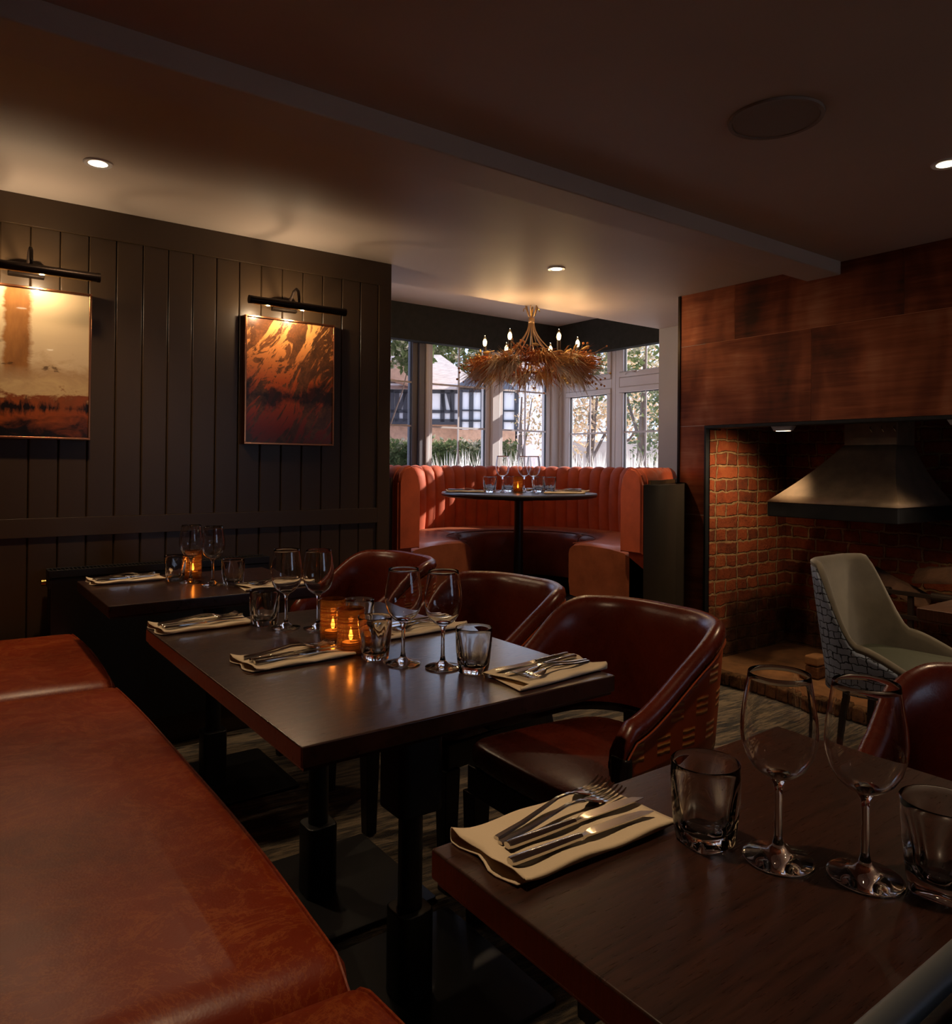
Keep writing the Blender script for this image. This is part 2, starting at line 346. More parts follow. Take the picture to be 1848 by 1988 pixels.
# ------------------------------------------------------------------ mesh building
class MB:
    def __init__(s): s.v = []; s.f = []; s.uv = {}
    def add(s, vs, fs):
        o = len(s.v); s.v += [tuple(p) for p in vs]; s.f += [tuple(i+o for i in f) for f in fs]; return o
    def box(s, a, b):
        (x0,y0,z0),(x1,y1,z1) = a, b
        s.add([(x0,y0,z0),(x1,y0,z0),(x1,y1,z0),(x0,y1,z0),(x0,y0,z1),(x1,y0,z1),(x1,y1,z1),(x0,y1,z1)],
              [(3,2,1,0),(4,5,6,7),(0,1,5,4),(1,2,6,5),(2,3,7,6),(3,0,4,7)]); return s
    def prism(s, pts, z0, z1):
        n = len(pts)
        s.add([(x,y,z0) for x,y in pts]+[(x,y,z1) for x,y in pts],
              [tuple(range(n))[::-1], tuple(range(n,2*n))]+[(i,(i+1)%n,(i+1)%n+n,i+n) for i in range(n)]); return s
    def hexa(s, p):   # 8 points bottom ring then top ring
        s.add(p, [(3,2,1,0),(4,5,6,7),(0,1,5,4),(1,2,6,5),(2,3,7,6),(3,0,4,7)]); return s
    def lathe(s, prof, n=32, c=(0,0,0), close=False):
        rings = []
        for r, z in prof:
            if r < 1e-6: rings.append([len(s.v)]); s.v.append((c[0], c[1], c[2]+z))
            else:
                rings.append(list(range(len(s.v), len(s.v)+n)))
                s.v += [(c[0]+r*cos(2*pi*i/n), c[1]+r*sin(2*pi*i/n), c[2]+z) for i in range(n)]
        prs = list(zip(rings, rings[1:]))
        if close: prs.append((rings[-1], rings[0]))
        for a, b in prs:
            if len(a) == 1 and len(b) == 1: continue
            for i in range(n):
                j = (i+1) % n
                if len(a) == 1: s.f.append((a[0], b[j], b[i]))
                elif len(b) == 1: s.f.append((a[i], a[j], b[0]))
                else: s.f.append((a[i], a[j], b[j], b[i]))
        return s
    def tube(s, pts, rad, n=8, cap=True):
        pts = [Vector(p) for p in pts]; rings = []
        up = Vector((0,0,1))
        for i, p in enumerate(pts):
            d = (pts[min(i+1, len(pts)-1)]-pts[max(i-1, 0)]).normalized()
            a = d.cross(up)
            if a.length < .05: a = d.cross(Vector((1,0,0)))
            a.normalize(); b = a.cross(d).normalized()
            r = rad[i] if isinstance(rad, (list, tuple)) else rad
            rings.append(s.add([p+a*r*cos(2*pi*k/n)+b*r*sin(2*pi*k/n) for k in range(n)], []))
        for u, w in zip(rings, rings[1:]):
            for k in range(n): s.f.append((u+k, u+(k+1)%n, w+(k+1)%n, w+k))
        if cap:
            s.f.append(tuple(rings[0]+k for k in range(n))[::-1]); s.f.append(tuple(rings[-1]+k for k in range(n)))
        return s
    def grid(s, rows, closed_u=False, closed_v=False):
        nr, nc = len(rows), len(rows[0]); o = s.add([p for r in rows for p in r], [])
        for i in range(nr if closed_u else nr-1):
            for j in range(nc if closed_v else nc-1):
                a = o+i*nc+j; b = o+i*nc+(j+1)%nc; c = o+((i+1)%nr)*nc+(j+1)%nc; d = o+((i+1)%nr)*nc+j
                s.f.append((a,b,c,d))
        return o
    def sphere(s, c, r, n=8, m=6, sc=(1,1,1)):
        prof = [(r*sin(pi*i/m), -r*cos(pi*i/m)) for i in range(m+1)]
        prof[0] = (0,-r); prof[-1] = (0,r)
        t = MB(); t.lathe(prof, n)
        s.add([(c[0]+x*sc[0], c[1]+y*sc[1], c[2]+z*sc[2]) for x,y,z in t.v], t.f); return s
    def xf(s, mtx):
        s.v = [tuple(mtx @ Vector(p)) for p in s.v]; return s
    def build(s, name, mat, parent=None, smooth=False, bevel=0, seg=2, uvs=None, sub=0, fix=True, angle=40):
        me = bpy.data.meshes.new(name); me.from_pydata(s.v, [], s.f); me.update()
        if uvs:
            ul = me.uv_layers.new(name='UVMap')
            for lp in me.loops: ul.data[lp.index].uv = uvs[lp.vertex_index]
        if fix:
            bm = bmesh.new(); bm.from_mesh(me); bmesh.ops.recalc_face_normals(bm, faces=bm.faces); bm.to_mesh(me); bm.free()
        o = bpy.data.objects.new(name, me); COL.objects.link(o)
        mats = mat if isinstance(mat, (list, tuple)) else [mat]
        for k in mats: me.materials.append(M[k])
        if parent: o.parent = parent
        if bevel:
            b = o.modifiers.new('bevel', 'BEVEL'); b.width = bevel; b.segments = seg; b.limit_method = 'ANGLE'; b.angle_limit = R(35)
            b.harden_normals = True
        if sub:
            q = o.modifiers.new('sub', 'SUBSURF'); q.levels = sub; q.render_levels = sub
        if smooth or bevel:
            for p in me.polygons: p.use_smooth = True
            if not sub: me.set_sharp_from_angle(angle=R(angle))
        return o
def tag(o, label=None, cat=None, group=None, kind=None):
    if label: o['label'] = label
    if cat: o['category'] = cat
    if group: o['group'] = group
    if kind: o['kind'] = kind
    return o
def empty(name, loc=(0,0,0), rz=0):
    o = bpy.data.objects.new(name, None); COL.objects.link(o); o.location = loc; o.rotation_euler = (0,0,rz)
    o.empty_display_size = .1; return o
def copy_tree(o, parent=None):
    c = o.copy(); COL.objects.link(c)
    if parent: c.parent = parent
    for ch in list(o.children): copy_tree(ch, c)
    return c
def struct(o): o['kind'] = 'structure'; return o
def camdir(a):      # unit direction, angle a degrees measured from the camera's right towards its heading
    w = R(a) - YAW; return Vector((cos(w), sin(w), 0))
def rrect(w, d, r, n=5, cx=0, cy=0):
    out = []
    for sx, sy, a0 in ((1,1,0),(-1,1,90),(-1,-1,180),(1,-1,270)):
        for k in range(n+1):
            a = R(a0+90*k/n); out.append((cx+sx*(w/2-r)+r*cos(a), cy+sy*(d/2-r)+r*sin(a)))
    return out

# ------------------------------------------------------------------ room shell
struct(MB().box((-.6,-2.6,-.1),(3.72,3.45,0)).build('floor', 'carpet'))
o = struct(MB().prism([(1.95,2.78),(3.6,2.78),(3.6,2.87),(4.75,2.87),(4.75,5.15),(1.55,5.15),(1.55,3.63),(1.95,3.63)], 0, .305).build('floor_bay', 'carpet', bevel=.004))
struct(MB().prism([(-.6,-2.6),(4.34,-2.6),(4.34,3.63),(1.7,3.63),(-.6,3.63)], H, H+.34).build('ceiling', 'ceiling_paint'))
struct(MB().box((1.5,3.55,2.41),(4.9,5.2,2.55)).build('ceiling_bay', 'ceiling_paint'))
struct(MB().box((-.6,1.885,2.125),(3.6,2.062,H+.02)).build('trim_1', 'ceiling_paint', bevel=.006))
struct(MB().box((-.62,-2.6,0),(-.475,3.3,H)).build('wall_left', 'olive_paint'))
m = MB(); m.box((-.6,-2.72,0),(3.72,-2.6,.85)); m.box((-.6,-2.72,2.05),(3.72,-2.6,H)); m.box((-.6,-2.72,.85),(1.9,-2.6,2.05)); m.box((3.2,-2.72,.85),(3.72,-2.6,2.05))
struct(m.build('wall_back', 'wall_pale'))

# panelled wall: tongue and groove boards between stile and rails
def panel_wall():
    m = MB()
    m.box((-.6,3.325,0),(1.89,3.63,H))                    # core
    m.box((-.6,3.3,2.075),(1.89,3.326,H))                 # top rail
    m.box((1.822,3.3,0),(1.89,3.326,2.075))               # stile
    m.box((-.6,3.3,.885),(1.822,3.326,.958))              # middle rail
    m.box((-.6,3.3,0),(1.822,3.326,.13))
    x = 1.822
    while x > -.6:
        x0 = max(-.6, x-.0995)
        for z0, z1 in ((.958,2.075),(.13,.885)):
            c = .0035
            m.prism([(x0+.0008,3.326),(x0+.0008,3.315),(x0+c+.0008,3.311),(x-c,3.311),(x,3.315),(x,3.326)][::-1], z0, z1)
        x -= .1005
    return m
struct(panel_wall().build('wall_front', 'olive_paint', bevel=.0015, seg=1))
struct(MB().box((-.45,3.272,0),(1.86,3.2995,.12)).build('baseboard_front', 'olive_paint', bevel=.004))

# pale walls of the bay
struct(MB().box((4.34,2.87,0),(4.80,3.63,2.41)).build('wall_right', 'wall_pale'))
struct(MB().box((1.4,3.63,0),(1.6,5.2,2.41)).build('wall_bay_left', 'wall_pale'))
struct(MB().box((3.6005,2.675,0),(4.34,2.868,H)).build('wall_chimney_side', 'wall_pale'))
m = MB(); m.box((1.6,5.0,0),(4.75,5.14,.93)); m.box((4.60,3.63,0),(4.74,5.0,.93)); m.box((1.6,5.0,2.28),(4.75,5.14,2.41)); m.box((4.60,3.63,2.28),(4.74,5.0,2.41))
struct(m.build('wall_bay', 'wall_pale'))
m = MB(); m.box((1.6,4.93,.90),(4.62,5.08,.935)); m.box((4.52,3.63,.90),(4.66,4.95,.935))
struct(m.build('trim_2', 'upvc', bevel=.006))
# roller-blind valances in the bay
a = MB().box((1.6,4.90,2.13),(4.50,4.985,2.41)).build('blind_valance', 'valance_cloth', bevel=.004)
tag(a, 'long dark cloth valance above the left-hand bay windows', 'valance')
a = MB().box((4.50,3.63,2.13),(4.585,4.985,2.41)).build('blind_valance', 'valance_cloth', bevel=.004)
tag(a, 'short dark cloth valance above the right-hand windows with top lights', 'valance')

# windows.  P maps (s, t, z) to world: s along the facade, t outwards
def window(name, P, s0, s1, z0, z1, label=None, rails=(), bars_s=(), bars_z=(), fw=.05, lw=0, transom=None, bars_top=(), pane_mat='window_pane', deep=.07, fmat='upvc'):
    root = empty(name, P(s0, 0, z0)); struct(root)
    inv = Matrix.Translation(-Vector(P(s0, 0, z0)))
    def bx(m, a0, a1, t0, t1, c0, c1):
        p = [Vector(P(s, t, z)) for s, t, z in ((a0,t0,c0),(a1,t0,c0),(a1,t1,c0),(a0,t1,c0),(a0,t0,c1),(a1,t0,c1),(a1,t1,c1),(a0,t1,c1))]
        m.hexa(p)
    def ringf(m, a0, a1, c0, c1, w, t0, t1):
        bx(m,a0,a1,t0,t1,c0,c0+w); bx(m,a0,a1,t0,t1,c1-w,c1); bx(m,a0,a0+w,t0,t1,c0+w,c1-w); bx(m,a1-w,a1,t0,t1,c0+w,c1-w)
    m = MB(); ringf(m, s0, s1, z0, z1, fw, 0, deep)
    cells = [(s0+fw, s1-fw, z0+fw, z1-fw)]
    if transom:
        bx(m, s0+fw, s1-fw, 0, deep, transom[0], transom[1])
        cells = [(s0+fw, s1-fw, z0+fw, transom[0]), (s0+fw, s1-fw, transom[1], z1-fw)]
    m.xf(inv).build('window_frame', fmat, root, bevel=.006)
    for i, (a, b, c, d) in enumerate(cells):
        if lw:
            m = MB(); ringf(m, a, b, c, d, lw, -.012, .045); m.xf(inv).build('casement', 'upvc', root, bevel=.008)
            a += lw; b -= lw; c += lw; d -= lw
        m = MB(); ringf(m, a-.001, b+.001, c-.001, d+.001, .007, .012, .03); m.xf(inv).build('gasket', 'timber_black', root)
        m = MB(); bx(m, a, b, .018, .024, c, d); m.xf(inv).build('pane', pane_mat, root)
        m = MB()
        for s in (bars_s if i == 0 or not bars_top else bars_top): bx(m, s-.007, s+.007, .010, .018, c, d)
        for z in bars_z:
            if c < z < d: bx(m, a, b, .009, .0175, z-.007, z+.007)
        if m.v: m.xf(inv).build('glazing_bars', 'upvc', root)
    return root
PF = lambda s, t, z: (s, 5.02+t, z)
PR = lambda s, t, z: (4.63+t, s, z)
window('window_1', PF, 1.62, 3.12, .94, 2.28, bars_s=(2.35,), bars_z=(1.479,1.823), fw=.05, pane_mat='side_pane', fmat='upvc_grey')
window('window_2', PF, 3.215, 3.845, .94, 2.28, bars_s=(3.5245,), bars_z=(1.479,1.823), fw=.046)
window('window_3', PF, 3.935, 4.53, .94, 2.28, bars_s=(4.2386,), bars_z=(1.479,1.823), fw=.046)
window('window_4', PR, 4.33, 4.97, .94, 2.28, bars_s=(4.636,), bars_z=(1.458,), fw=.045, lw=.045, transom=(1.83,1.91), bars_top=(4.636,))
window('window_5', PR, 3.60, 4.33, .94, 2.28, bars_s=(4.013,), bars_z=(1.458,), fw=.045, lw=.045, transom=(1.83,1.91), bars_top=(4.013,))
window('added_fill_window', lambda s, t, z: (s, -2.63-t, z), 1.9, 3.2, .85, 2.05, bars_s=(2.55,), fw=.05)  # unseen window, added behind the camera to bring in fill daylight
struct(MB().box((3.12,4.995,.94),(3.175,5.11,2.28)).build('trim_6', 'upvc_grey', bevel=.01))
m = MB(); m.box((3.177,4.985,.94),(3.215,5.11,2.28)); m.box((3.845,4.995,.94),(3.935,5.11,2.28)); m.box((4.53,4.99,.94),(4.74,5.12,2.28)); m.box((4.6,4.965,.94),(4.74,4.995,2.28))
struct(m.build('trim_3', 'upvc', bevel=.01))
# handle on a top light
h = empty('window_handle', (4.612,4.10,1.945)); h.rotation_euler = (0,0,0)
m = MB(); m.box((-.012,-.03,-.008),(.0,.03,.008)); m.tube([(-.014,-.01,0),(-.03,0,.002),(-.032,.06,-.006),(-.03,.085,-.02)], [.008,.008,.007,.006], 8); m.build('lever', 'upvc', h, smooth=True)
tag(h, 'white lever handle on the right-hand top light of the bay', 'window handle')

# copper clad chimney wall, sheets with seams around the fireplace opening (y<2.66, z<1.40)
cl = empty('copper_cladding', (3.6,2.86,0)); struct(cl); cl.name = 'wall_fireplace'
def sheet(y0, y1, z0, z1, k):
    m = MB().box((0,y0-2.86,z0),(.0014,y1-2.86,z1)); m.build('copper_sheet', 'copper_sheet_%d' % (k%6), cl)
g = .0012
tops = [2.86, 2.48, 1.59, .70, -.19, -1.08, -1.97, -2.6]
for i in range(7): sheet(tops[i+1]+g, tops[i]-g, 1.885+g, H-.001, i)
mids = [2.86, 2.035, 1.145, .255, -.635, -1.525, -2.6]
for i in range(6): sheet(mids[i+1]+g, mids[i]-g, 1.415+g, 1.885-g, i+3)
sheet(2.672, 2.86, .90+g, 1.415-g, 1); sheet(2.672, 2.86, .33, .90-g, 4); sheet(2.672,2.86,.0,.33-g,2)
sheet(-2.6, -.6, 0, 1.415-g, 3)
m = MB(); m.box((.021,-5.46,1.42),(.12,0,H-.001)); m.box((.021,-.187,0),(.12,0,1.42)); m.box((.021,-5.46,0),(.12,-3.47,1.42)); m.build('cladding_core', 'black_wood', cl)
m = MB(); m.box((.0015,-5.46,1.416),(.0205,-.002,H-.001)); m.box((.0015,-.186,0),(.0205,-.002,1.416)); m.build('seam_backing', 'copper_seam', cl)
m = MB(); m.box((-.006,-.012,.0),(.118,.004,H-.002)); m.build('edge_trim', 'bronze_dark', cl)
m = MB(); m.box((-.008,-3.46,1.398),(.10,-.188,1.414)); m.box((-.008,-.2005,.07),(.022,-.188,1.4)); m.build('opening_trim', 'rim_iron', cl)

# fireplace recess
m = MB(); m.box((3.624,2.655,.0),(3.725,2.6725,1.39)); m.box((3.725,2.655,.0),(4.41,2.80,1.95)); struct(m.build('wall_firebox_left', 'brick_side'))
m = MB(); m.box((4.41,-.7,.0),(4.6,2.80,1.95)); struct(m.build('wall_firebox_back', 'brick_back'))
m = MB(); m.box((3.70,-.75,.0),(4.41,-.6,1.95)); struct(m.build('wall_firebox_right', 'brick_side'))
struct(MB().box((3.7,-.75,1.95),(4.6,2.8,2.05)).build('trim_4', 'black_wood'))
m = MB(); m.box((3.52,-.6,0),(4.45,2.66,.07)); struct(m.build('hearth_floor', 'hearth_dirt', bevel=.01)); bpy.data.objects['hearth_floor'].name = 'trim_5'
# rounded brick kerb along the hearth: one brick per piece of the same kerb
hk = empty('hearth_kerb', (3.5,2.6,0)); tag(hk, 'low worn brick kerb along the front of the hearth', 'hearth kerb')
y = 0; i = 0
while y > -3.2:
    w = .085+.02*random.random(); m = MB().box((-.035,y-w+.006,0),(.03,y,.072+.008*random.random()))
    m.build('kerb_brick', 'brick_back', hk, bevel=.014, seg=3); y -= w; i += 1
# uneven stones at the foot of the brick wall
for k,(x,yy,z,sx,sy,sz,lab) in enumerate([(3.80,2.44,.07,.10,.075,.07,'loose orange brick lying on the hearth left of the grey chair'),(3.80,2.44,.1405,.11,.08,.05,'worn sandy stone stacked on the loose hearth brick')]):
    m = MB().box((x-sx/2,yy-sy/2-.33,z),(x+sx/2,yy+sy/2-.33,z+sz)); tag(m.build('hearth_brick' if k == 0 else 'hearth_stone', 'brick_back' if k == 0 else 'hearth_dirt', bevel=.012, seg=3), lab, 'brick' if k == 0 else 'stone')

# smoke hood
hd = empty('smoke_hood', (3.75,2.025,.91)); tag(hd, 'tapering iron smoke hood hanging in the brick fireplace', 'smoke hood')
x0,x1,y0,y1 = 0,.62,-.345,.345
def ringbox(m, z0, z1, x0, x1, y0, y1, t=.012):
    m.box((x0,y0,z0),(x0+t,y1,z1)); m.box((x1-t,y0,z0),(x1,y1,z1)); m.box((x0+t,y0,z0),(x1-t,y0+t,z1)); m.box((x0+t,y1-t,z0),(x1-t,y1,z1))
m = MB(); ringbox(m, 0, .08, x0, x1, y0, y1); m.build('rim', 'rim_iron', hd, bevel=.004)
def loft(m, A, B, n=8, bow=0):
    # A, B: (x0,x1,y0,y1,z)
    rows = []
    for i in range(n+1):
        f = i/n; q = [A[k]+(B[k]-A[k])*f for k in range(5)]; w = -bow*sin(pi*f)
        rows.append([(q[0]-w,q[2]-w,q[4]),(q[1]+w,q[2]-w,q[4]),(q[1]+w,q[3]+w,q[4]),(q[0]-w,q[3]+w,q[4])])
    m.grid(rows, closed_v=True)
m = MB(); loft(m, (-.004,.624,-.349,.349,.08), (.27,.47,-.215,.055,.395), 8, .016); o = m.build('hood_body', 'hood_iron', hd, smooth=True, angle=30)
so = o.modifiers.new('s','SOLIDIFY'); so.thickness = .004; so.offset = -1
m = MB(); ringbox(m, .39, .56, .268, .472, -.217, .057, .01); m.build('neck', 'hood_iron', hd, bevel=.003)
m = MB()
for q in range(3): m.tube([(.27,-.21+.06*q,.46),(.262,-.205+.06*q,.475),(.27,-.2+.06*q,.49)], .003, 6)
m.tube([(.0,-.3,.505),(.1,-.24,.51),(.2,-.2,.50),(.262,-.17,.482)], .0025, 6); m.build('wire', 'steel', hd, smooth=True)

# wedge lamps over the opening
for (yy, lab) in ((2.21,'small pale wedge lamp under the opening edge, left of the hood neck'),(1.36,'small pale wedge lamp under the opening edge, right of the hood neck')):
    r = empty('wedge_lamp', (3.64,yy,1.372)); tag(r, lab, 'lamp', 'wedge lamps in the fireplace')
    MB().hexa([(-.02,-.045,0),(.02,-.045,0),(.02,.045,0),(-.02,.045,0),(-.025,-.06,.026),(.025,-.06,.026),(.025,.06,.026),(-.025,.06,.026)]).build('housing', 'wall_pale', r, bevel=.003)
    MB().box((-.012,-.035,-.002),(.012,.035,.0)).build('lens', 'led_strip', r)

# logs and iron rack
def log(loc, rz, L, r, tilt, lab, half=True):
    ro = empty('firewood_log', loc, rz); ro.rotation_euler = (0, tilt, rz)
    a0, a1 = (0, pi) if half else (0, 2*pi)
    ring = [(r*cos(a0+(a1-a0)*i/12)*(1+.06*sin(i*2.3)), r*sin(a0+(a1-a0)*i/12)*(1+.08*cos(i*1.7))) for i in range(13)]
    m = MB(); rows = []
    for k in range(7):
        x = -L/2+L*k/6; rows.append([(x, p[0]*(1+.05*sin(k*1.9+p[0]*9)), p[1]*(1+.04*sin(k+3*p[1]))) for p in ring])
    m.grid(rows, closed_v=True)
    m.f.append(tuple(range(13))); m.f.append(tuple(range(13*6, 13*7))[::-1])
    m.build('bark', 'log_bark', ro, smooth=True, angle=50)
    for sx in (-1,1):
        e = MB(); e.add([(sx*(L/2+.001), p[0]*.9, p[1]*.9+.001) for p in ring], [tuple(range(13))]); e.build('cut_face', 'log_wood', ro)
    tag(ro, lab, 'log', 'split logs in the fireplace')
log((4.16,1.62,.60), R(62), .30, .085, R(8), 'split log with rounded bark side lying highest on the fire rack')
log((4.14,1.86,.52), R(110), .30, .07, R(-28), 'triangular split log leaning on the rack behind the grey chair')
log((4.07,1.25,.54), R(95), .40, .07, R(5), 'dark split log low on the right of the fire rack')
rk = empty('fire_rack', (4.05,1.75,.07)); tag(rk, 'black iron fire rack of bars with hooked rings', 'fire rack')
for yy in (-.75, 0, .42):
    MB().box((-.012,yy-.012,0),(.012,yy+.012,.46)).build('upright', 'fire_iron', rk, bevel=.002)
for zz in (.20,.34,.46): MB().box((-.02,-.76,zz),(-.008,.43,zz+.022)).build('bar', 'fire_iron', rk, bevel=.002)
for q,(yy,zz) in enumerate(((-.36,.45),(-.36,.33),(-.36,.19),(.36,.44),(.36,.26))):
    m = MB(); m.tube([(-.04+.0*k, yy+.028*cos(k*.52), zz+.028*sin(k*.52)) for k in range(12)], .006, 6); m.tube([(-.02,yy,zz-.03),(-.04,yy,zz-.028)], .006, 6)
    m.tube([(-.03,yy+.03,zz),(-.03,yy+.12,zz-.008)], .005, 6); m.build('hook', 'fire_iron', rk, smooth=True)
for yy in (-.2,.1): m = MB().tube([(0,yy,.47),(0,yy+.1,.47)], .022, 12); m.build('roller', 'fire_iron', rk, smooth=True)

# ------------------------------------------------------------------ ceiling fittings
def downlight(x, y, lab, k=1):
    r = empty('ceiling_downlight', (x, y, H)); tag(r, lab, 'downlight')
    MB().lathe([(.030,-.001),(.030,-.004),(.043,-.006),(.046,-.003),(.046,-.0005)], 32).build('bezel', 'upvc', r, smooth=True)
    MB().lathe([(0,-.0035),(.030,-.0035)], 24).build('lamp', 'lamp_glow', r)
    ld = bpy.data.lights.new('downlight', 'SPOT'); ld.energy = DL*k; ld.color = (1,.70,.42); ld.spot_size = R(114); ld.spot_blend = .8; ld.shadow_soft_size = .03
    lo = bpy.data.objects.new('downlight_beam', ld); COL.objects.link(lo); lo.parent = r; lo.location = (0,0,-.012)
DL = 50
downlight(.459, 2.796, 'small round ceiling downlight above the bench and far table, left of the frame', .6)
downlight(2.595, 2.842, 'small round ceiling downlight in front of the bay', .85)
downlight(2.707, 1.066, 'small round ceiling downlight at the right edge, by the copper wall', .9)
downlight(.50, .80, 'round ceiling downlight on the near side of the beam, above the bench', .6)
downlight(.9, -1.2, 'round ceiling downlight behind the camera', .3)
r = empty('ceiling_speaker', (1.968,1.226,H)); tag(r, 'large round flush speaker grille on the near ceiling', 'ceiling speaker')
MB().lathe([(.118,-.001),(.120,-.007),(.130,-.008),(.132,-.001)], 48).build('bezel', 'speaker_grille', r, smooth=True)
MB().lathe([(0,-.0065),(.06,-.0065),(.118,-.0045)], 48).build('grille', 'speaker_grille', r, smooth=True)

# ------------------------------------------------------------------ pictures and picture lights
def picture(x0, x1, z0, z1, mat, lab):
    r = empty('framed_picture', ((x0+x1)/2, 3.31, z0)); tag(r, lab, 'picture')
    w = (x1-x0)/2; h = z1-z0; t = .008
    m = MB(); m.box((-w,-.04,0),(w,0,t)); m.box((-w,-.04,h-t),(w,0,h)); m.box((-w,-.04,t),(-w+t,0,h-t)); m.box((w-t,-.04,t),(w,0,h-t))
    m.build('frame', 'copper_frame', r, bevel=.0015)
    MB().box((-w+t,-.031,t),(w-t,-.004,h-t)).build('artwork', mat, r)
picture(1.134, 1.567, 1.262, 1.838, 'art_copper', 'copper-framed abstract in burnt orange and black, nearer the bay')
picture(.09, .5215, 1.262, 1.838, 'art_cream', 'copper-framed abstract in cream and rust, at the left edge')
def picture_lamp(xc, lab):
    r = empty('picture_lamp', (xc, 3.31, 1.905)); tag(r, lab, 'picture lamp')
    m = MB(); m.tube([(-.222,-.18,-.03),(.222,-.18,-.03)], .0165, 20); m.tube([(-.226,-.18,-.03),(-.214,-.18,-.03)], .018, 20); m.tube([(.214,-.18,-.03),(.226,-.18,-.03)], .018, 20)
    m.build('lamp_tube', 'bronze_dark', r, smooth=True)
    m = MB(); m.hexa([(-.06,-.022,-.025),(.06,-.022,-.025),(.06,-.0,-.03),(-.06,-.0,-.03),(-.045,-.022,.025),(.045,-.022,.025),(.06,-.0,.03),(-.06,-.0,.03)]); m.build('wall_plate', 'bronze_dark', r, bevel=.002)
    m = MB(); m.tube([(0,-.02,0),(0,-.06,.0),(0,-.09,.02),(0,-.12,.045),(0,-.15,.05),(0,-.172,.035),(0,-.18,.0),(0,-.18,-.018)], .0065, 10); m.build('swan_arm', 'bronze_dark', r, smooth=True)
    MB().box((-.2,-.188,-.0475),(.2,-.172,-.0462)).build('lens', 'bulb_glass', r)
    for dx in (-.12, .04):
        ld = bpy.data.lights.new('picture_light', 'POINT'); ld.energy = 2.1; ld.color = (1,.76,.48); ld.shadow_soft_size = .012
        lo = bpy.data.objects.new('picture_beam', ld); COL.objects.link(lo); lo.parent = r; lo.location = (dx,-.12,-.05); lo.rotation_euler = (R(32),0,0)
picture_lamp(1.325, 'dark bronze picture lamp over the orange and black abstract')
picture_lamp(.30, 'dark bronze picture lamp over the cream and rust abstract')

# ------------------------------------------------------------------ radiator
r = empty('radiator', (.80,3.235,.14)); tag(r, 'dark painted panel radiator against the panelled wall behind the far table', 'radiator')
m = MB(); m.box((-.42,-.045,0),(.42,-.03,.6)); m.box((-.42,.02,0),(.42,.033,.6)); m.build('panel', 'radiator_paint', r, bevel=.006)
m = MB(); m.box((-.425,-.045,.56),(-.415,.035,.625)); m.box((.415,-.045,.56),(.425,.035,.625)); m.box((-.425,-.048,.60),(.425,-.040,.628)); m.box((-.425,.03,.60),(.425,.037,.628))
x = -.41
while x < .41: m.box((x,-.041,.615),(x+.006,.031,.626)); x += .014
m.build('top_grille', 'radiator_paint', r, bevel=.001, seg=1)
MB().tube([(-.43,-.0,.58),(-.445,0,.58)], .012, 12).build('bleed_valve', 'brass', r, smooth=True)
MB().tube([(-.43,0,.04),(-.46,0,.04),(-.46,0,-.13)], .009, 10).build('pipe', 'radiator_paint', r, smooth=True)

# ------------------------------------------------------------------ bench
def bench():
    root = empty('leather_bench', (.16,1.6,0)); tag(root, 'long orange leather bench along the left side of the tables', 'bench')
    x0, x1 = -.45, .46
    def cushion(ya, yb):
        m = MB(); rows = []; n = 36; k = 26
        for i in range(n+1):
            f = i/n; e = 0; yy = ya+(yb-ya)*f
            d = min(yy-ya, yb-yy); edge = .028*(1-min(1, d/.05))**2.2
            row = []
            bulge = .018*sin(pi*min(1, max(0, f)))
            for j in range(k+1):
                g = j/k
                # profile: back of top -> front edge -> down the face
                if g < .62: x = x0+(x1-.035-x0)*(g/.62); z = .535+.012*sin(pi*min(1,g/.62))
                elif g < .82:
                    a = (g-.62)/.2*pi/2; x = x1-.035+.035*sin(a); z = .535-.035*(1-cos(a))
                else: x = x1-.012*((g-.82)/.18); z = .50-.13*(g-.82)/.18
                if g > .6: x += bulge
                z -= edge if g < .82 else 0
                x -= edge*.4 if g > .7 else 0
                z += .003*sin(yy*7+x*5)*sin(x*9)
                row.append((x-.16, yy-1.6, z))
            rows.append(row)
        m.grid(rows)
        for rr in (0, n):      # end caps
            o = rr*(k+1); m.add([], []); 
            m.v.append((x0-.16, rows[rr][0][1], .37)); m.f.append(tuple(range(o, o+k+1))+(len(m.v)-1,))
        c = m.build('cushion', 'bench_leather', root, smooth=True, angle=60)
        mm = MB(); pts = [(p[0]+.001,p[1]-(.006 if True else 0),p[2]+.0015) for p in rows[0]]
        mm.tube([(x, ya-1.6+.004, z-.004) for x,_,z in pts], .0035, 6)
        mm.tube([(x, yb-1.6-.004, z-.004) for x,_,z in pts], .0035, 6)
        mm.tube([(rr[int(.72*k)][0]+.001, rr[0][1], rr[int(.72*k)][2]+.001) for rr in rows], .0028, 6)
        mm.build('piping', 'bench_leather', c, smooth=True)
        return c
    for ya, yb in ((.115,.862),(.868,2.372),(2.378,3.18)): cushion(ya, yb)
    MB().box((x0-.16,.115-1.6,.10),(x1-.05-.16,3.18-1.6,.39)).build('base', 'bench_leather', root, bevel=.01)
    MB().box((x0-.16,.115-1.6,0),(x1-.12-.16,3.175-1.6,.10)).build('plinth', 'black_wood', root)
bench()
d = empty('padded_divider', (.5,.02,.012)); tag(d, 'dark padded screen in the near right corner', 'screen')
m = MB(); rows = []
for i in range(2):
    x = (-.94, .75)[i]; row = [(x,-.05,0)]
    for k in range(13): a = pi*k/12; row.append((x,-.0-.045*cos(a)*1,1.0+.042*sin(a)))
    row.append((x,.05,0)); rows.append(row)
m.grid(rows); n = len(rows[0]); m.f.append(tuple(range(n))); m.f.append(tuple(range(n, 2*n))[::-1]); m.f.append((0,n-1,2*n-1,n))
m.xf(Matrix.Translation((0,.035,0))); m.build('pad', 'dark_leather', d, smooth=True, angle=60)
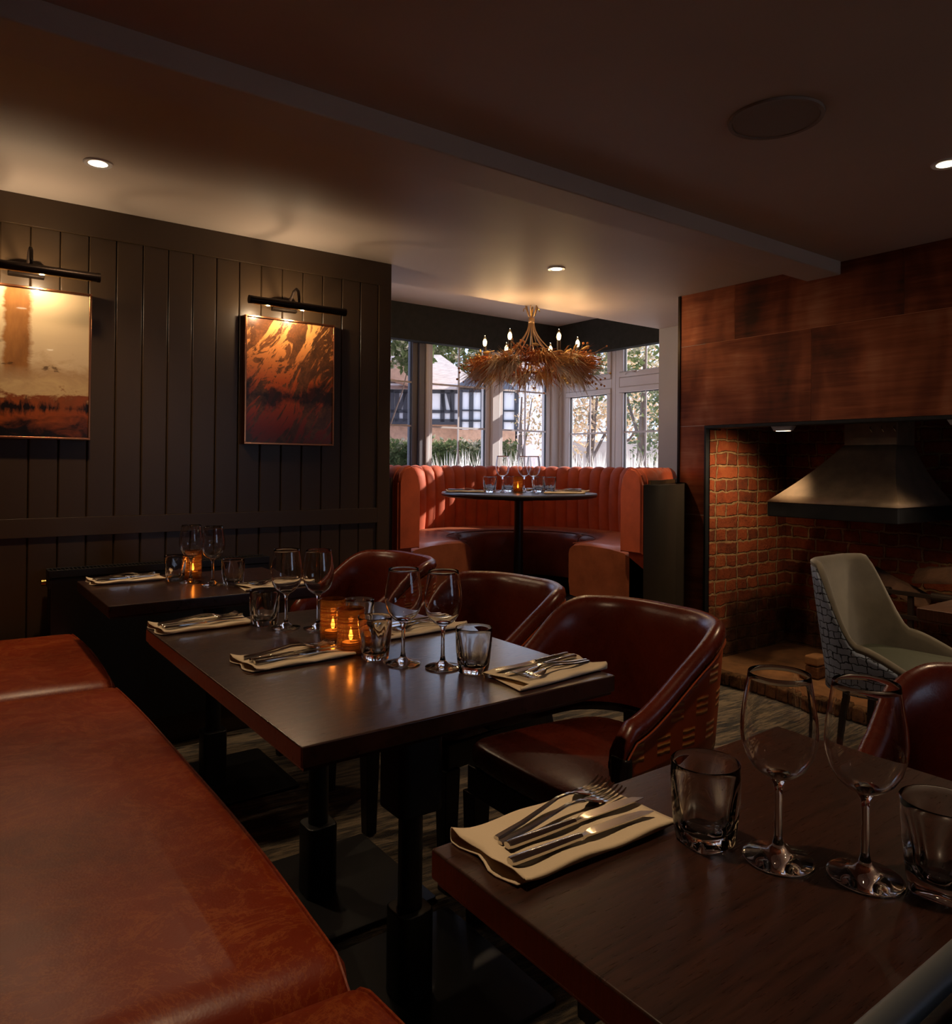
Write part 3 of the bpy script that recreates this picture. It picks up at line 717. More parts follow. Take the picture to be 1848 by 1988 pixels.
MB().tube([(-.94,.062,1.0405),(.75,.062,1.0405)], .0038, 16).build('painted_highlight', 'highlight_grey', d, smooth=True)  # thin grey strip painted in as the sheen along the pad's top edge

# ------------------------------------------------------------------ tables
def table(x0, x1, y0, y1, cols, lab, wmat='table_wood', zt=.75, name='dining_table'):
    cx, cy = (x0+x1)/2, (y0+y1)/2; r = empty(name, (cx,cy,0)); tag(r, lab, 'table')
    MB().box((x0-cx,y0-cy,zt-.034),(x1-cx,y1-cy,zt)).build('tabletop', wmat, r, bevel=.003)
    m = MB(); m.prism([(x0-cx+.006,y0-cy+.006),(x1-cx-.006,y0-cy+.006),(x1-cx-.006,y1-cy-.006),(x0-cx+.006,y1-cy-.006)], zt-.04, zt-.0345); m.build('edge_lipping', wmat, r)
    for (px_, py_, style) in cols:
        ax, ay = px_-cx, py_-cy
        b = MB().prism(rrect(.50,.43,.012,3,ax,ay), 0, .012).build('base_plate', 'black_metal', r, bevel=.003)
        p = MB().tube([(ax,ay,.012),(ax,ay,zt-.05)], .027, 24).build('column', 'black_metal', r, smooth=True)
        m = MB(); m.prism(rrect(.085,.085,.02,4,ax,ay), .012, .20); m.build('lower_sleeve', 'black_metal', p, bevel=.004)
        m = MB(); m.prism(rrect(.11,.11,.02,4,ax,ay) if style else rrect(.07,.07,.02,4,ax,ay), .42 if style else .6, zt-.05); m.build('upper_sleeve', 'black_metal', p, bevel=.004)
        m = MB(); m.box((ax-.17,ay-.02,zt-.06),(ax+.2,ay+.02,zt-.04)); m.box((ax-.02,ay-.16,zt-.06),(ax+.02,ay+.16,zt-.04)); m.build('top_bracket', 'black_metal', r, bevel=.002)
    return r
table(.462, 1.145, 1.065, 2.055, [(.875,1.42,1),(.875,1.90,0)], 'dark wooden four-seat table in the middle, set with two candle glasses')
table(.44, 1.12, 2.425, 2.995, [(.86,2.78,0)], 'dark wooden two-seat table beside the radiator and panelled wall')
table(.46, 1.145, .105, .703, [(.875,.42,0)], 'dark wooden table nearest the camera, at the lower right')
table(2.467, 3.2, .35, 1.05, [(2.95,.65,0)], 'brown wooden table by the fireplace, in front of the grey chair', 'pale_table_wood')

# round table
RT = Vector((0,0,0)) + (Vector((sin(YAW),cos(YAW),0))*4.70 + Vector((cos(YAW),-sin(YAW),0))*.272)
ZB = .305; ZR = 1.006
r = empty('round_table', (RT.x,RT.y,ZB)); tag(r, 'round dark pedestal table inside the curved orange booth', 'table')
MB().lathe([(0,ZR-.028-ZB),(.46,ZR-.028-ZB),(.484,ZR-.020-ZB),(.489,ZR-.008-ZB),(.485,ZR-ZB),(0,ZR-ZB)], 96).build('tabletop', 'dark_stone', r, smooth=True, angle=30)
MB().lathe([(.029,.02),(.029,ZR-.03-ZB)], 32).build('column', 'black_metal', r, smooth=True)
MB().lathe([(0,0),(.30,0),(.302,.004),(.295,.010),(.08,.018),(.035,.03),(0,.03)], 64).build('base_disc', 'black_metal', r, smooth=True)
MB().lathe([(0,ZR-.05-ZB),(.09,ZR-.05-ZB),(.09,ZR-.0285-ZB),(0,ZR-.0285-ZB)], 24).build('top_flange', 'black_metal', r, smooth=True, angle=30)

# ------------------------------------------------------------------ booth
BC = Vector((sin(YAW),cos(YAW),0))*4.73 + Vector((cos(YAW),-sin(YAW),0))*.284
def P3(ang, rad, z): v = camdir(ang)*rad; return (v.x, v.y, z)
def booth():
    root = empty('curved_booth', (BC.x,BC.y,ZB)); tag(root, 'curved orange leather booth with fluted back in the window bay', 'booth')
    A0, A1 = -53, 225
    def ro(a, r): t = max(0, min(1, (a+50)/18)) * max(0, min(1, (8-a)/16)); t = t*t*(3-2*t); return .868+(r-.868)*(1-.56*t) if r > .88 else r
    pitch = 5.6
    # fluted back
    m = MB(); rows = []; sub = 10; nseg = int(round((A1-A0)/pitch)); st = (A1-A0)/nseg
    prof = [(.885,.69),(.872,.80),(.868,.92),(.872,1.03),(.882,1.09),(.898,1.13),(.925,1.160),(.955,1.172),(.985,1.166),(1.01,1.145),(1.025,1.11),(1.03,1.05),(1.03,.62)]
    for i in range(nseg*sub+1):
        a = A0+st*i/sub; f = (i % sub)/sub; b = abs(sin(pi*f))**.55
        row = []
        for k, (rr, z) in enumerate(prof):
            am = 1 if k < 9 else max(0, 1-(k-8)*.4)
            dx = .016*(1-b)*am
            if k < 5: row.append(P3(a, rr+dx, z-ZB))
            else: row.append(P3(a, ro(a, rr)+dx*.3, z-dx*.8-ZB))
        rows.append(row)
    m.grid(rows)
    n = len(prof)
    m.f.append(tuple(range(n))); m.f.append(tuple(range((len(rows)-1)*n, len(rows)*n))[::-1])
    bk = m.build('backrest', 'booth_back_leather', root, smooth=True, angle=70)
    # arm end pads with piping
    for a, s in ((A0,-1),(A1,1)):
        m = MB(); loop = []
        pr = [(.872,.72),(.872,1.05),(.885,1.11),(.91,1.15),(.945,1.168),(.98,1.16),(1.012,1.13),(1.025,1.08),(1.025,.72)]
        rows = []
        for da, sc in ((0,1),(1.2,1.0),(2.2,.97),(2.8,.9)):
            rows.append([P3(a+s*da, .948+(q[0]-.948)*sc, (.94+(q[1]-.94)*(1-(1-sc)*.35))-ZB) for q in pr])
        m.grid(rows, closed_v=True); nn = len(pr); m.f.append(tuple(range(3*nn, 4*nn)))
        e = m.build('arm_end', 'booth_back_leather', root, smooth=True, angle=50)
        mm = MB(); mm.tube([P3(a+s*2.0, .948+(q[0]-.948)*1.0, q[1]-ZB) for q in pr], .0045, 6); mm.build('piping', 'booth_back_leather', e, smooth=True)
    # seat cushions
    for a, b in ((A0+.2,27),(27.6,152),(152.6,A1-.2)):
        m = MB(); rows = []; N = max(6, int((b-a)/3))
        for i in range(N+1):
            f = i/N; an = a+(b-a)*f; ed = min(f, 1-f)*(b-a); e = .014*(1-min(1, ed/5))**2
            row = []
            for rr, z in [(.90,.70),(.86,.72),(.75,.733),(.62,.736),(.52,.733),(.47,.725),(.445,.708),(.435,.68),(.432,.60),(.436,.50),(.444,.425),(.50,.42)]:
                wr = .004*sin(an*2.1)*(1 if z < .69 else .2)+.002*sin(an*5.3+z*40)
                row.append(P3(an, rr+wr, z-e*(1 if z > .6 else 0)-ZB))
            rows.append(row)
        m.grid(rows); k = 12
        m.v.append(P3(a, .9, .42-ZB)); m.f.append(tuple(range(k))+(len(m.v)-1,))
        m.v.append(P3(b, .9, .42-ZB)); m.f.append(tuple(range(N*k, N*k+k))[::-1]+(len(m.v)-1,))
        c = m.build('seat_cushion', 'booth_seat_leather', root, smooth=True, angle=50)
        mm = MB(); mm.tube([P3(a+(b-a)*i/N, .468, .7265-ZB) for i in range(N+1)], .003, 6); mm.build('seam', 'booth_seat_leather', c, smooth=True)
    m = MB(); rows = [[P3(A0+4+(A1-A0-8)*i/60, rr, z) for rr, z in ((.52,0),(.52,.118),(.86,.118),(.86,0))] for i in range(61)]
    m.grid(rows, closed_v=True); m.f.append((0,1,2,3)); m.f.append(tuple(60*4+j for j in range(4))); m.build('plinth', 'black_wood', root)
    m = MB(); rows = [[P3(A0+(A1-A0)*i/60, ro(A0+(A1-A0)*i/60, 1.032)+rr, z) for rr, z in ((0,0),(0,.8),(.012,.8),(.012,0))] for i in range(61)]
    m.grid(rows, closed_v=True); m.f.append((0,1,2,3)); m.f.append(tuple(60*4+j for j in range(4))); m.build('outer_panel', 'olive_paint', root, smooth=True, angle=30)
booth()
# boxed end panel between booth and copper wall
q = [tuple((BC+camdir(a)*r)[:2]) for a, r in ((-55.5,1.035),(-52,1.05),(-46,1.05),(-36,1.02),(-28,.975))]
q = [q[0],(3.50,2.745),(3.59,2.80),(3.59,2.84)]+q[::-1][:-1]
o = MB().prism(q, .0, 1.085).build('booth_end_panel', 'end_panel_paint', bevel=.006); tag(o, 'dark olive boxed end panel between the booth and the copper wall', 'panel')

# ------------------------------------------------------------------ tub chairs
def tub_chair(lab):
    root = empty('tub_chair'); tag(root, lab, 'chair')
    N = 72; hw = .255; xb = .28; xf = -.17; rc = .20
    L1 = (xb-rc)-xf; LA = rc*pi/2; LB = 2*(hw-rc); tot = 2*L1+2*LA+LB
    def plan(s):
        if s < L1: return Vector((xf+s, -hw)), Vector((0,-1))
        s -= L1
        if s < LA: a = s/rc; return Vector((xb-rc+rc*sin(a), -hw+rc-rc*cos(a))), Vector((sin(a),-cos(a)))
        s -= LA
        if s < LB: return Vector((xb, -hw+rc+s)), Vector((1,0))
        s -= LB
        if s < LA: a = s/rc; return Vector((xb-rc+rc*cos(a), hw-rc+rc*sin(a))), Vector((cos(a),sin(a)))
        s -= LA
        return Vector((xb-rc-s, hw)), Vector((0,1))
    def smooth(t): t = max(0, min(1, t)); return t*t*(3-2*t)
    inner = []; outer = []; uvs = []; piping = []; rail = []
    for i in range(N+1):
        s = tot*i/N; p, n = plan(s); e = min(s, tot-s)
        top = .625+.175*smooth((e-.01)/.36) if e > .0 else .62
        fr = smooth(e/.035); top -= .03*(1-fr)
        bot = .505-.0*smooth(e/.4)
        lean = .022*smooth(e/.3)
        def pt(off, z):
            f = (z-.5)/.3; q = p+n*(off+lean*f); return (q.x, q.y, z)
        th = .046
        inner.append([pt(-th, bot), pt(-th-.004, bot+(top-bot)*.35), pt(-th-.004, top-.07), pt(-th, top-.03), pt(-th+.010, top-.008), pt(-.018, top), pt(-.003, top-.010), pt(.003, top-.028), pt(-.001, top-.042), pt(-.012, top-.05), pt(-.014, bot+.0), pt(-.03, bot-.004)])
        col = []
        for k in range(7):
            z = bot-.002+(top-.046-bot)*k/6; col.append(pt(-.002, z)); uvs.append((s, z))
        outer.append(col); piping.append(pt(.001, top-.046)); rail.append(p+n*-.02)
    m = MB(); m.grid(inner, closed_v=True); nn = 12
    m.f.append(tuple(range(nn))); m.f.append(tuple(range(N*nn, N*nn+nn))[::-1])
    m.build('backrest', 'chair_leather', root, smooth=True, angle=60)
    m = MB(); m.grid(outer)
    o = m.build('outer_back', 'chair_outer_leather', root, smooth=True, uvs=uvs, fix=True)
    so = o.modifiers.new('s', 'SOLIDIFY'); so.thickness = .008; so.offset = -1
    m = MB(); m.tube(piping, .0028, 6); m.build('piping', 'chair_outer_leather', root, smooth=True)
    for y0 in (-hw, hw):
        MB().box((xf-.004,y0-.006 if y0 < 0 else y0-.044,.492),(xf+.02,y0+.044 if y0 < 0 else y0+.006,.555)).build('arm_cap', 'black_wood', root, bevel=.008)
    rows = [[(q.x, q.y, .478),(q.x, q.y, .506)] for q in rail]
    m = MB(); m.grid(rows); o = m.build('back_rail', 'black_wood', root); so = o.modifiers.new('s','SOLIDIFY'); so.thickness = .03; so.offset = 0
    for q in (-.10, .10): MB().box((.235,q-.022,.40),(.262,q+.022,.49)).build('back_support', 'black_wood', root, bevel=.003)
    # seat
    pts = lambda w0, w1, x0, x1, r: [(x, y) for x, y in [(x0+r,-w0),(x0,-w0+r),(x0,w0-r),(x0+r,w0),(x1-r*2,w1),(x1,w1-r*2),(x1,-w1+r*2),(x1-r*2,-w1)]]
    m = MB(); rows = []
    for sc, z in ((.97,.405),(1.0,.415),(1.0,.445),(.985,.462),(.94,.470),(.7,.478),(.35,.481)):
        rows.append([(-.02+(x+.02)*sc, y*sc, z) for x, y in pts(.235,.205,-.255,.215,.03)])
    o0 = m.grid(rows, closed_v=True); m.f.append(tuple(range(6*8, 7*8))); m.f.append(tuple(range(8))[::-1])
    m.build('seat', 'chair_leather', root, smooth=True, sub=2)
    MB().prism(pts(.225,.19,-.245,.20,.012), .335, .408).build('seat_frame', 'black_wood', root, bevel=.004)
    for (x, y, dx, dy, w0, w1) in ((-.222,-.205,0,0,.026,.018),(-.222,.205,0,0,.026,.018),(.18,-.165,.085,-.03,.024,.017),(.18,.165,.085,.03,.024,.017)):
        t = .34 if x < 0 else .40
        MB().hexa([(x+dx-w1,y+dy-w1,0),(x+dx+w1,y+dy-w1,0),(x+dx+w1,y+dy+w1,0),(x+dx-w1,y+dy+w1,0),(x-w0,y-w0,t),(x+w0,y-w0,t),(x+w0,y+w0,t),(x-w0,y+w0,t)]).build('leg', 'black_wood', root, bevel=.003)
    return root
c1 = tub_chair('brown leather tub chair at the near right of the middle table, wholly in view'); c1.location = (1.375,1.345,0)
for loc, rz, lab in (((1.385,1.93,0), R(3), 'brown leather tub chair at the far right of the middle table'), ((1.40,2.70,0), R(2), 'brown leather tub chair at the far table, its back rising behind wine glasses'), ((1.40,.43,0), R(-3), 'reddish leather tub chair cut off by the right edge, at the nearest table')):
    c = copy_tree(c1); c.location = loc; c.rotation_euler = (0,0,rz); c['label'] = lab

# grey bucket chair, faces -y
def bucket_chair():
    root = empty('bucket_chair', (2.96,1.33,0), R(2)); tag(root, 'grey velvet bucket chair with cracked blue-grey outer shell by the hearth', 'chair')
    N = 60; hw = .245; rc = .15; yb = .205; yf = -.22
    L1 = (yb-rc)-yf; LA = rc*pi/2; LB = 2*(hw-rc); tot = 2*L1+2*LA+LB
    def plan(s):
        if s < L1: return Vector((-hw, yf+s)), Vector((-1,0))
        s -= L1
        if s < LA: a = s/rc; return Vector((-hw+rc-rc*cos(a), yb-rc+rc*sin(a))), Vector((-cos(a),sin(a)))
        s -= LA
        if s < LB: return Vector((-hw+rc+s, yb)), Vector((0,1))
        s -= LB
        if s < LA: a = s/rc; return Vector((hw-rc+rc*sin(a), yb-rc+rc*cos(a))), Vector((sin(a),cos(a)))
        s -= LA
        return Vector((hw, yb-rc-s)), Vector((1,0))
    def sm(t): t = max(0, min(1, t)); return t*t*(3-2*t)
    inner = []; outer = []; uvs = []
    for i in range(N+1):
        s = tot*i/N; p, n = plan(s); e = min(s, tot-s)
        top = .455+.085*sm(e/.25)+.285*sm((e-.24)/.135)
        bot = .375-.02*sm(e/.3)
        def pt(off, z):
            f = max(0, (z-.40)/.42); q = p+n*off; q = Vector((q.x*(1-.06*f*f), q.y+.07*f*sm(e/.3)+.0)); return (q.x, q.y, z)
        inner.append([pt(-.034, bot), pt(-.036, bot+(top-bot)*.4), pt(-.034, top-.03), pt(-.028, top-.008), pt(-.014, top), pt(-.002, top-.008), pt(0, top-.02), pt(-.004, top-.028), pt(-.010, bot)])
        col = []
        for k in range(9):
            z = bot-.004+(top-.024-bot)*k/8; col.append(pt(.0, z)); uvs.append((s, z))
        outer.append(col)
    m = MB(); m.grid(inner, closed_v=True); nn = 9; m.f.append(tuple(range(nn))); m.f.append(tuple(range(N*nn, N*nn+nn))[::-1])
    m.build('backrest', 'grey_velvet', root, smooth=True, angle=60)
    m = MB(); m.grid(outer); o = m.build('outer_shell', 'grey_chair_outer', root, smooth=True, uvs=uvs); so = o.modifiers.new('s','SOLIDIFY'); so.thickness = .008; so.offset = -1
    m = MB(); rows = []
    for sc, z in ((.97,.385),(1,.40),(1,.44),(.98,.455),(.9,.464),(.5,.468)):
        rows.append([(x*sc, -.03+(y+.03)*sc, z) for x, y in rrect(.39,.46,.05,3,0,-.04)])
    m.grid(rows, closed_v=True); k = len(rows[0]); m.f.append(tuple(range(5*k,6*k))); m.f.append(tuple(range(k))[::-1])
    m.build('seat', 'green_leather', root, smooth=True, angle=60)
    MB().prism(rrect(.40,.40,.05,4,0,-.02), .345, .386).build('seat_frame', 'black_wood', root, bevel=.006)
    for sx in (-1,1):
        for sy in (-1,1):
            x, y = sx*.16, sy*.16-.02; w0, w1 = .02,.013
            MB().hexa([(x*1.2-w1,y+sy*.04-w1,0),(x*1.2+w1,y+sy*.04-w1,0),(x*1.2+w1,y+sy*.04+w1,0),(x*1.2-w1,y+sy*.04+w1,0),(x-w0,y-w0,.35),(x+w0,y-w0,.35),(x+w0,y+w0,.35),(x-w0,y+w0,.35)]).build('leg', 'black_wood', root, bevel=.003)
bucket_chair()

# ------------------------------------------------------------------ tableware
def wine_glass(loc, lab, group, sc=1, proto=[None]):
    if proto[0] is None:
        o = empty('wine_glass')
        MB().lathe([(.0085,.0895),(.019,.0945),(.028,.1025),(.035,.1145),(.0393,.130),(.0403,.142),(.0393,.158),(.0363,.178),(.0333,.198),(.0325,.2040),(.0321,.2046),(.0317,.2040),(.0325,.198),(.0355,.178),(.0385,.158),(.0395,.142),(.0385,.130),(.0342,.1148),(.0274,.1034),(.0186,.0956),(.0085,.0907)], 56, close=True).build('bowl', 'clear_glass', o, smooth=True, angle=80)
        MB().lathe([(0,.0),(.034,.0),(.0368,.0012),(.0372,.0024),(.034,.0038),(.022,.0058),(.012,.0095),(.0065,.015),(.0043,.026),(.0038,.05),(.0038,.072),(.0048,.082),(.0088,.0888),(.0095,.0905),(.006,.0918),(0,.0922)], 48).build('stem', 'clear_glass', o, smooth=True, angle=60)
        proto[0] = o
    else: o = copy_tree(proto[0])
    o.location = loc; o.scale = (sc,)*3; o.rotation_euler = (0,0,random.random()*3)
    tag(o, lab, 'wine glass', group); return o
def tumbler(loc, lab, group, rz=0, sc=1, proto=[None]):
    if proto[0] is None:
        m = MB(); n = 64
        def ring(r, z, sq):   # sq 0 round .. 1 square
            out = []
            for i in range(n):
                a = 2*pi*i/n; e = 2+sq*7
                k = (abs(cos(a))**e+abs(sin(a))**e)**(-1/e); k = 1+(k-1)*.62
                out.append((r*k*cos(a), r*k*sin(a), z))
            return out
        rows = []
        for r, z, sq in ((.0001,0,1),(.0255,0,1),(.0275,.002,1),(.0295,.015,1),(.0315,.032,.75),(.0345,.055,.35),(.0368,.075,.1),(.0382,.088,0),(.0386,.0915,0),(.0378,.0925,0),(.0368,.0915,0),(.0360,.085,0),(.0338,.062,0),(.0300,.034,0),(.0255,.0195,0),(.018,.0140,0),(.008,.0150,0),(.0001,.0155,0)):
            rows.append(ring(r, z, sq))
        m.grid(rows, closed_v=True)
        o = m.build('tumbler', 'tumbler_glass', None, smooth=True, angle=38); proto[0] = o
    else:
        o = proto[0].copy(); COL.objects.link(o)
    o.location = loc; o.rotation_euler = (0,0,rz); o.scale = (sc,)*3
    tag(o, lab, 'tumbler', group); return o
def votive_holder(loc, lab, h=.10, rad=.0315, proto=[None]):
    if proto[0] is None:
        r = empty('candle_glass')
        MB().lathe([(0,0),(rad-.002,0),(rad,.002),(rad,h),(rad-.0012,h+.001),(rad-.0024,h),(rad-.0024,.008),(rad-.006,.006),(0,.006)], 40).build('holder', 'votive_glass', r, smooth=True, angle=50)
        proto[0] = r
    else:
        r = copy_tree(proto[0])
    r.location = loc; tag(r, lab, 'candle holder'); return r
def tealight(loc, lab, lit=True):
    r = empty('tealight_candle', loc); tag(r, lab, 'candle')
    MB().lathe([(0,0),(.018,0),(.019,.001),(.019,.018),(.0175,.018),(0,.0165)], 24).build('cup', 'wax', r, smooth=True, angle=40)
    MB().tube([(0,0,.016),(0,0,.024)], .0008, 6).build('wick', 'black_metal', r)
    MB().lathe([(0,.021),(.0035,.024),(.0050,.030),(.0036,.038),(.0014,.047),(0,.052)], 12).build('flame', 'flame', r, smooth=True)
    ld = bpy.data.lights.new('candle', 'POINT'); ld.energy = .06; ld.color = (1,.66,.32); ld.shadow_soft_size = .006
    lo = bpy.data.objects.new('candle_light', ld); COL.objects.link(lo); lo.parent = r; lo.location = (0,0,.056)

def napkin_mesh():
    # folded cloth: three layers from one sheet, edges rolling over; 0.235 long (x), 0.125 wide (y)
    path = []
    W = .062
    def arc(cy, cz, r, a0, a1, n=6):
        for k in range(n+1): a = R(a0+(a1-a0)*k/n); path.append((cy+r*cos(a), cz+r*sin(a)))
    for k in range(9): path.append((-W*.85+W*1.8*k/8, .0016))
    arc(W*.97, .0058, .0042, -90, 90)
    for k in range(1,9): path.append((W*.97-W*1.9*k/8, .0100))
    arc(-W*.93, .0072, .0030, 90, 250)
    m = MB(); rows = []; nx = 30
    for i in range(nx+1):
        f = i/nx; row = []
        for j, (yy, z) in enumerate(path):
            g = j/(len(path)-1)
            x0 = -.117+.004*sin(yy*90)+.006*(g-.5); x1 = .112+.012*(yy/W)*(1 if g < .5 else -.6)+(.006 if g < .5 else 0)
            x = x0+(x1-x0)*f
            end = max(0, 1-f/.12)**2
            zz = z+end*.005*sin(yy*75+g*5)*(1 if z > .004 else .35)+.0014*sin(x*60+yy*50)*(z > .006)+end*.002*(z > .004)
            row.append((x, yy*(1+.02*sin(x*30)), max(zz, .0012)))
        rows.append(row)
    m.grid(rows); return m
def napkin(loc, rz, lab, proto=[None], wsc=1):
    if proto[0] is None:
        o = napkin_mesh().build('folded_napkin', 'napkin_cloth', None, smooth=True, angle=80)
        so = o.modifiers.new('s','SOLIDIFY'); so.thickness = .0014; so.offset = 0; proto[0] = o
    else: o = proto[0].copy(); COL.objects.link(o)
    o.location = loc; o.rotation_euler = (0,0,rz); o.scale = (1,wsc,1); tag(o, lab, 'napkin'); return o
def fork_mesh():
    m = MB(); Lh = .135
    st = [(-.103,.0042,.0012,.0022),(-.098,.0046,.0014,.0022),(-.06,.0040,.0035,.0020),(-.02,.0032,.0085,.0018),(.005,.0026,.0118,.0018),(.028,.0026,.0105,.0016),(.038,.0044,.0088,.0012),(.046,.0092,.0066,.0010),(.056,.0118,.0040,.0009),(.062,.0120,.0030,.0009)]
    rows = [[(x,-w,z),(x,-w*.6,z+t),(x,w*.6,z+t),(x,w,z),(x,w*.6,z-t*.6),(x,-w*.6,z-t*.6)] for x,w,z,t in st]
    m.grid(rows, closed_v=True); m.f.append(tuple(range(6))[::-1]); m.f.append(tuple(range(54,60)))
    for k in range(4):
        yc = -.0096+.0064*k; rr = []
        for x, z, w in ((.0605,.0032,.0019),(.072,.0016,.0016),(.085,.0022,.0014),(.098,.0058,.0011),(.104,.0088,.0006)):
            rr.append([(x,yc-w,z-.0007),(x,yc+w,z-.0007),(x,yc+w,z+.0008),(x,yc-w,z+.0008)])
        m.grid(rr, closed_v=True); o = len(m.v)-20; m.f.append((o,o+1,o+2,o+3)); m.f.append((o+19,o+18,o+17,o+16))
    return m
def knife_mesh():
    m = MB()
    st = [(-.105,.0060,.0036),(-.102,.0072,.0042),(-.06,.0070,.0040),(-.015,.0056,.0036),(-.006,.0050,.0032)]
    rows = [[(x, w*cos(a), .0044+t*sin(a)) for a in [R(22.5+45*k) for k in range(8)]] for x, w, t in st]
    m.grid(rows, closed_v=True); m.f.append(tuple(range(8))[::-1]); m.f.append(tuple(range(32,40)))
    st = [(-.007,-.0048,.0048,.0022),(.0,-.0034,.0034,.0016),(.010,-.0050,.0074,.0010),(.02,-.0052,.0092,.0008),(.07,-.0060,.0092,.0007),(.095,-.0056,.0058,.0006),(.107,-.0040,-.0022,.0004)]
    rows = [[(x,a,.0044-t),(x,b,.0044-t*.3),(x,b,.0044+t*.3),(x,a,.0044+t)] for x,a,b,t in st]
    m.grid(rows, closed_v=True); o = len(m.v)-28; m.f.append((o,o+1,o+2,o+3)); m.f.append((o+27,o+26,o+25,o+24))
    return m
FORK = [None]; KNIFE = [None]
def cutlery(kind, loc, rz, lab, roll=0):
    P = FORK if kind == 'fork' else KNIFE
    if P[0] is None:
        P[0] = (fork_mesh() if kind == 'fork' else knife_mesh()).build('table_fork' if kind == 'fork' else 'table_knife', 'steel', None, smooth=True, angle=35); o = P[0]
    else: o = P[0].copy(); COL.objects.link(o)
    o.location = loc; o.rotation_euler = (roll,0,rz); tag(o, lab, kind); return o
def setting(cx, cy, rz, z, where, n=4, spread=None, wsc=1):
    napkin((cx,cy,z), rz, 'cream folded napkin '+where, wsc=wsc)
    sp = spread or [(.034,.0,3,'fork','outer fork'),(.014,-.004,-2,'fork','inner fork'),(-.008,.0,3,'knife','inner knife'),(-.034,.0,1,'knife','outer knife')]
    for (dy, dx, da, kind, nm) in sp[:n]:
        px_ = cx+dx*cos(rz)-dy*wsc*sin(rz); py_ = cy+dx*sin(rz)+dy*wsc*cos(rz)
        cutlery(kind, (px_,py_,z+.0125), rz+R(da), 'polished %s on the napkin %s' % (nm, where))
Z = .7505
# middle table
setting(.588,2.000, R(1), Z, 'at the far left of the middle table')
setting(.655,1.553, R(2), Z, 'at the near left of the middle table')
setting(1.03,1.655, R(183), Z, 'at the far right of the middle table')
setting(1.035,1.157, R(184), Z, 'at the near right of the middle table')
# far table
setting(.585,2.905, R(1), Z, 'at the wall side of the far table')
setting(.985,2.52, R(184), Z, 'at the chair side of the far table')
# near table
setting(.605,.636, R(-1), Z, 'on the nearest table', spread=[(.036,.012,10,'fork','outer fork'),(.016,.010,5,'fork','inner fork'),(-.006,.012,0,'knife','upper knife'),(-.036,-.006,-1,'knife','lower knife')])
g1 = 'wine glasses on the rectangular tables'; g2 = 'tumblers on the rectangular tables'
wine_glass((.76,1.859,Z), 'left-hand wine glass of the pair before the candles on the middle table', g1)
wine_glass((.825,1.806,Z), 'right-hand wine glass of the pair left of the candles on the middle table', g1)
wine_glass((.831,1.386,Z), 'left-hand wine glass of the pair right of the candles on the middle table', g1)
wine_glass((.884,1.312,Z), 'wine glass beside the lone right-hand tumbler of the middle table', g1)
wine_glass((.756,.462,Z), 'left-hand one of the two large wine glasses nearest the camera', g1)
wine_glass((.797,.388,Z), 'right-hand one of the two large wine glasses nearest the camera', g1)
wine_glass((.765,2.745,Z), 'left-hand wine glass on the far table, in front of its candle', g1)
wine_glass((.815,2.655,Z), 'right-hand wine glass on the far table', g1)
tumbler((.727,1.926,Z), 'tumbler between the far left napkin and wine glasses of the middle table', g2, R(20))
tumbler((.870,1.668,Z), 'tumbler half hidden behind the lit candle glass on the middle table', g2, R(10))
tumbler((.803,1.460,Z), 'tumbler in front of the second candle glass on the middle table', g2, R(-15))
tumbler((.920,1.250,Z), 'tumbler between the right-hand wine glass and napkin of the middle table', g2, R(30))
tumbler((.723,.533,Z), 'tumbler beside the napkin on the nearest table', g2, R(-12))
tumbler((.835,.330,Z), 'tumbler cut off by the right edge on the nearest table', g2, R(8))
tumbler((.728,2.808,Z), 'tumbler in front of the far table candle', g2, R(0))
tumbler((.868,2.600,Z), 'tumbler right of the wine glasses on the far table', g2, R(25))
for p, w in (((.800,1.665,Z),'left-hand of the two on the middle table'),((.782,1.535,Z),'right-hand of the two on the middle table'),((.800,2.845,Z),'on the far table by the wall')):
    votive_holder(p, 'amber ringed candle glass, '+w); tealight((p[0],p[1],p[2]+.0065), 'lit tealight inside the candle glass, '+w)
# round table ware, placed by offset (right, away) seen from the room
def rt(px_, aw): v = camdir(0)*px_+camdir(90)*aw; return (RT.x+v.x, RT.y+v.y, ZR+.0005)
g3 = 'wine glasses on the round table'; g4 = 'tumblers on the round table'
for (a, b, l) in ((-.105,-.02,'leftmost wine glass on the round table'),(.036,.05,'middle wine glass on the round table'),(.088,-.03,'rightmost wine glass on the round table')): wine_glass(rt(a,b), l, g3, 1.12)
for (a, b, l) in ((-.185,-.06,'leftmost tumbler on the round table'),(-.063,.10,'tumbler behind the leftmost wine glass on the round table'),(.128,.08,'tumbler behind the rightmost wine glass on the round table'),(.188,-.02,'rightmost tumbler on the round table')): tumbler(rt(a,b), l, g4, R(15), 1.08)
p = rt(-.008,-.02); votive_holder(p, 'clear amber candle glass in the middle of the round table'); tealight((p[0],p[1],p[2]+.0065), 'lit tealight on the round table')
for (a, b, rz, l) in ((-.34,-.05,0,'at the left of the round table'),(.27,-.12,180,'at the front right of the round table'),(.33,.14,205,'at the back right of the round table'),(.06,.30,100,'at the back of the round table')):
    q = rt(a,b); setting(q[0], q[1], R(rz)-YAW, q[2], l)

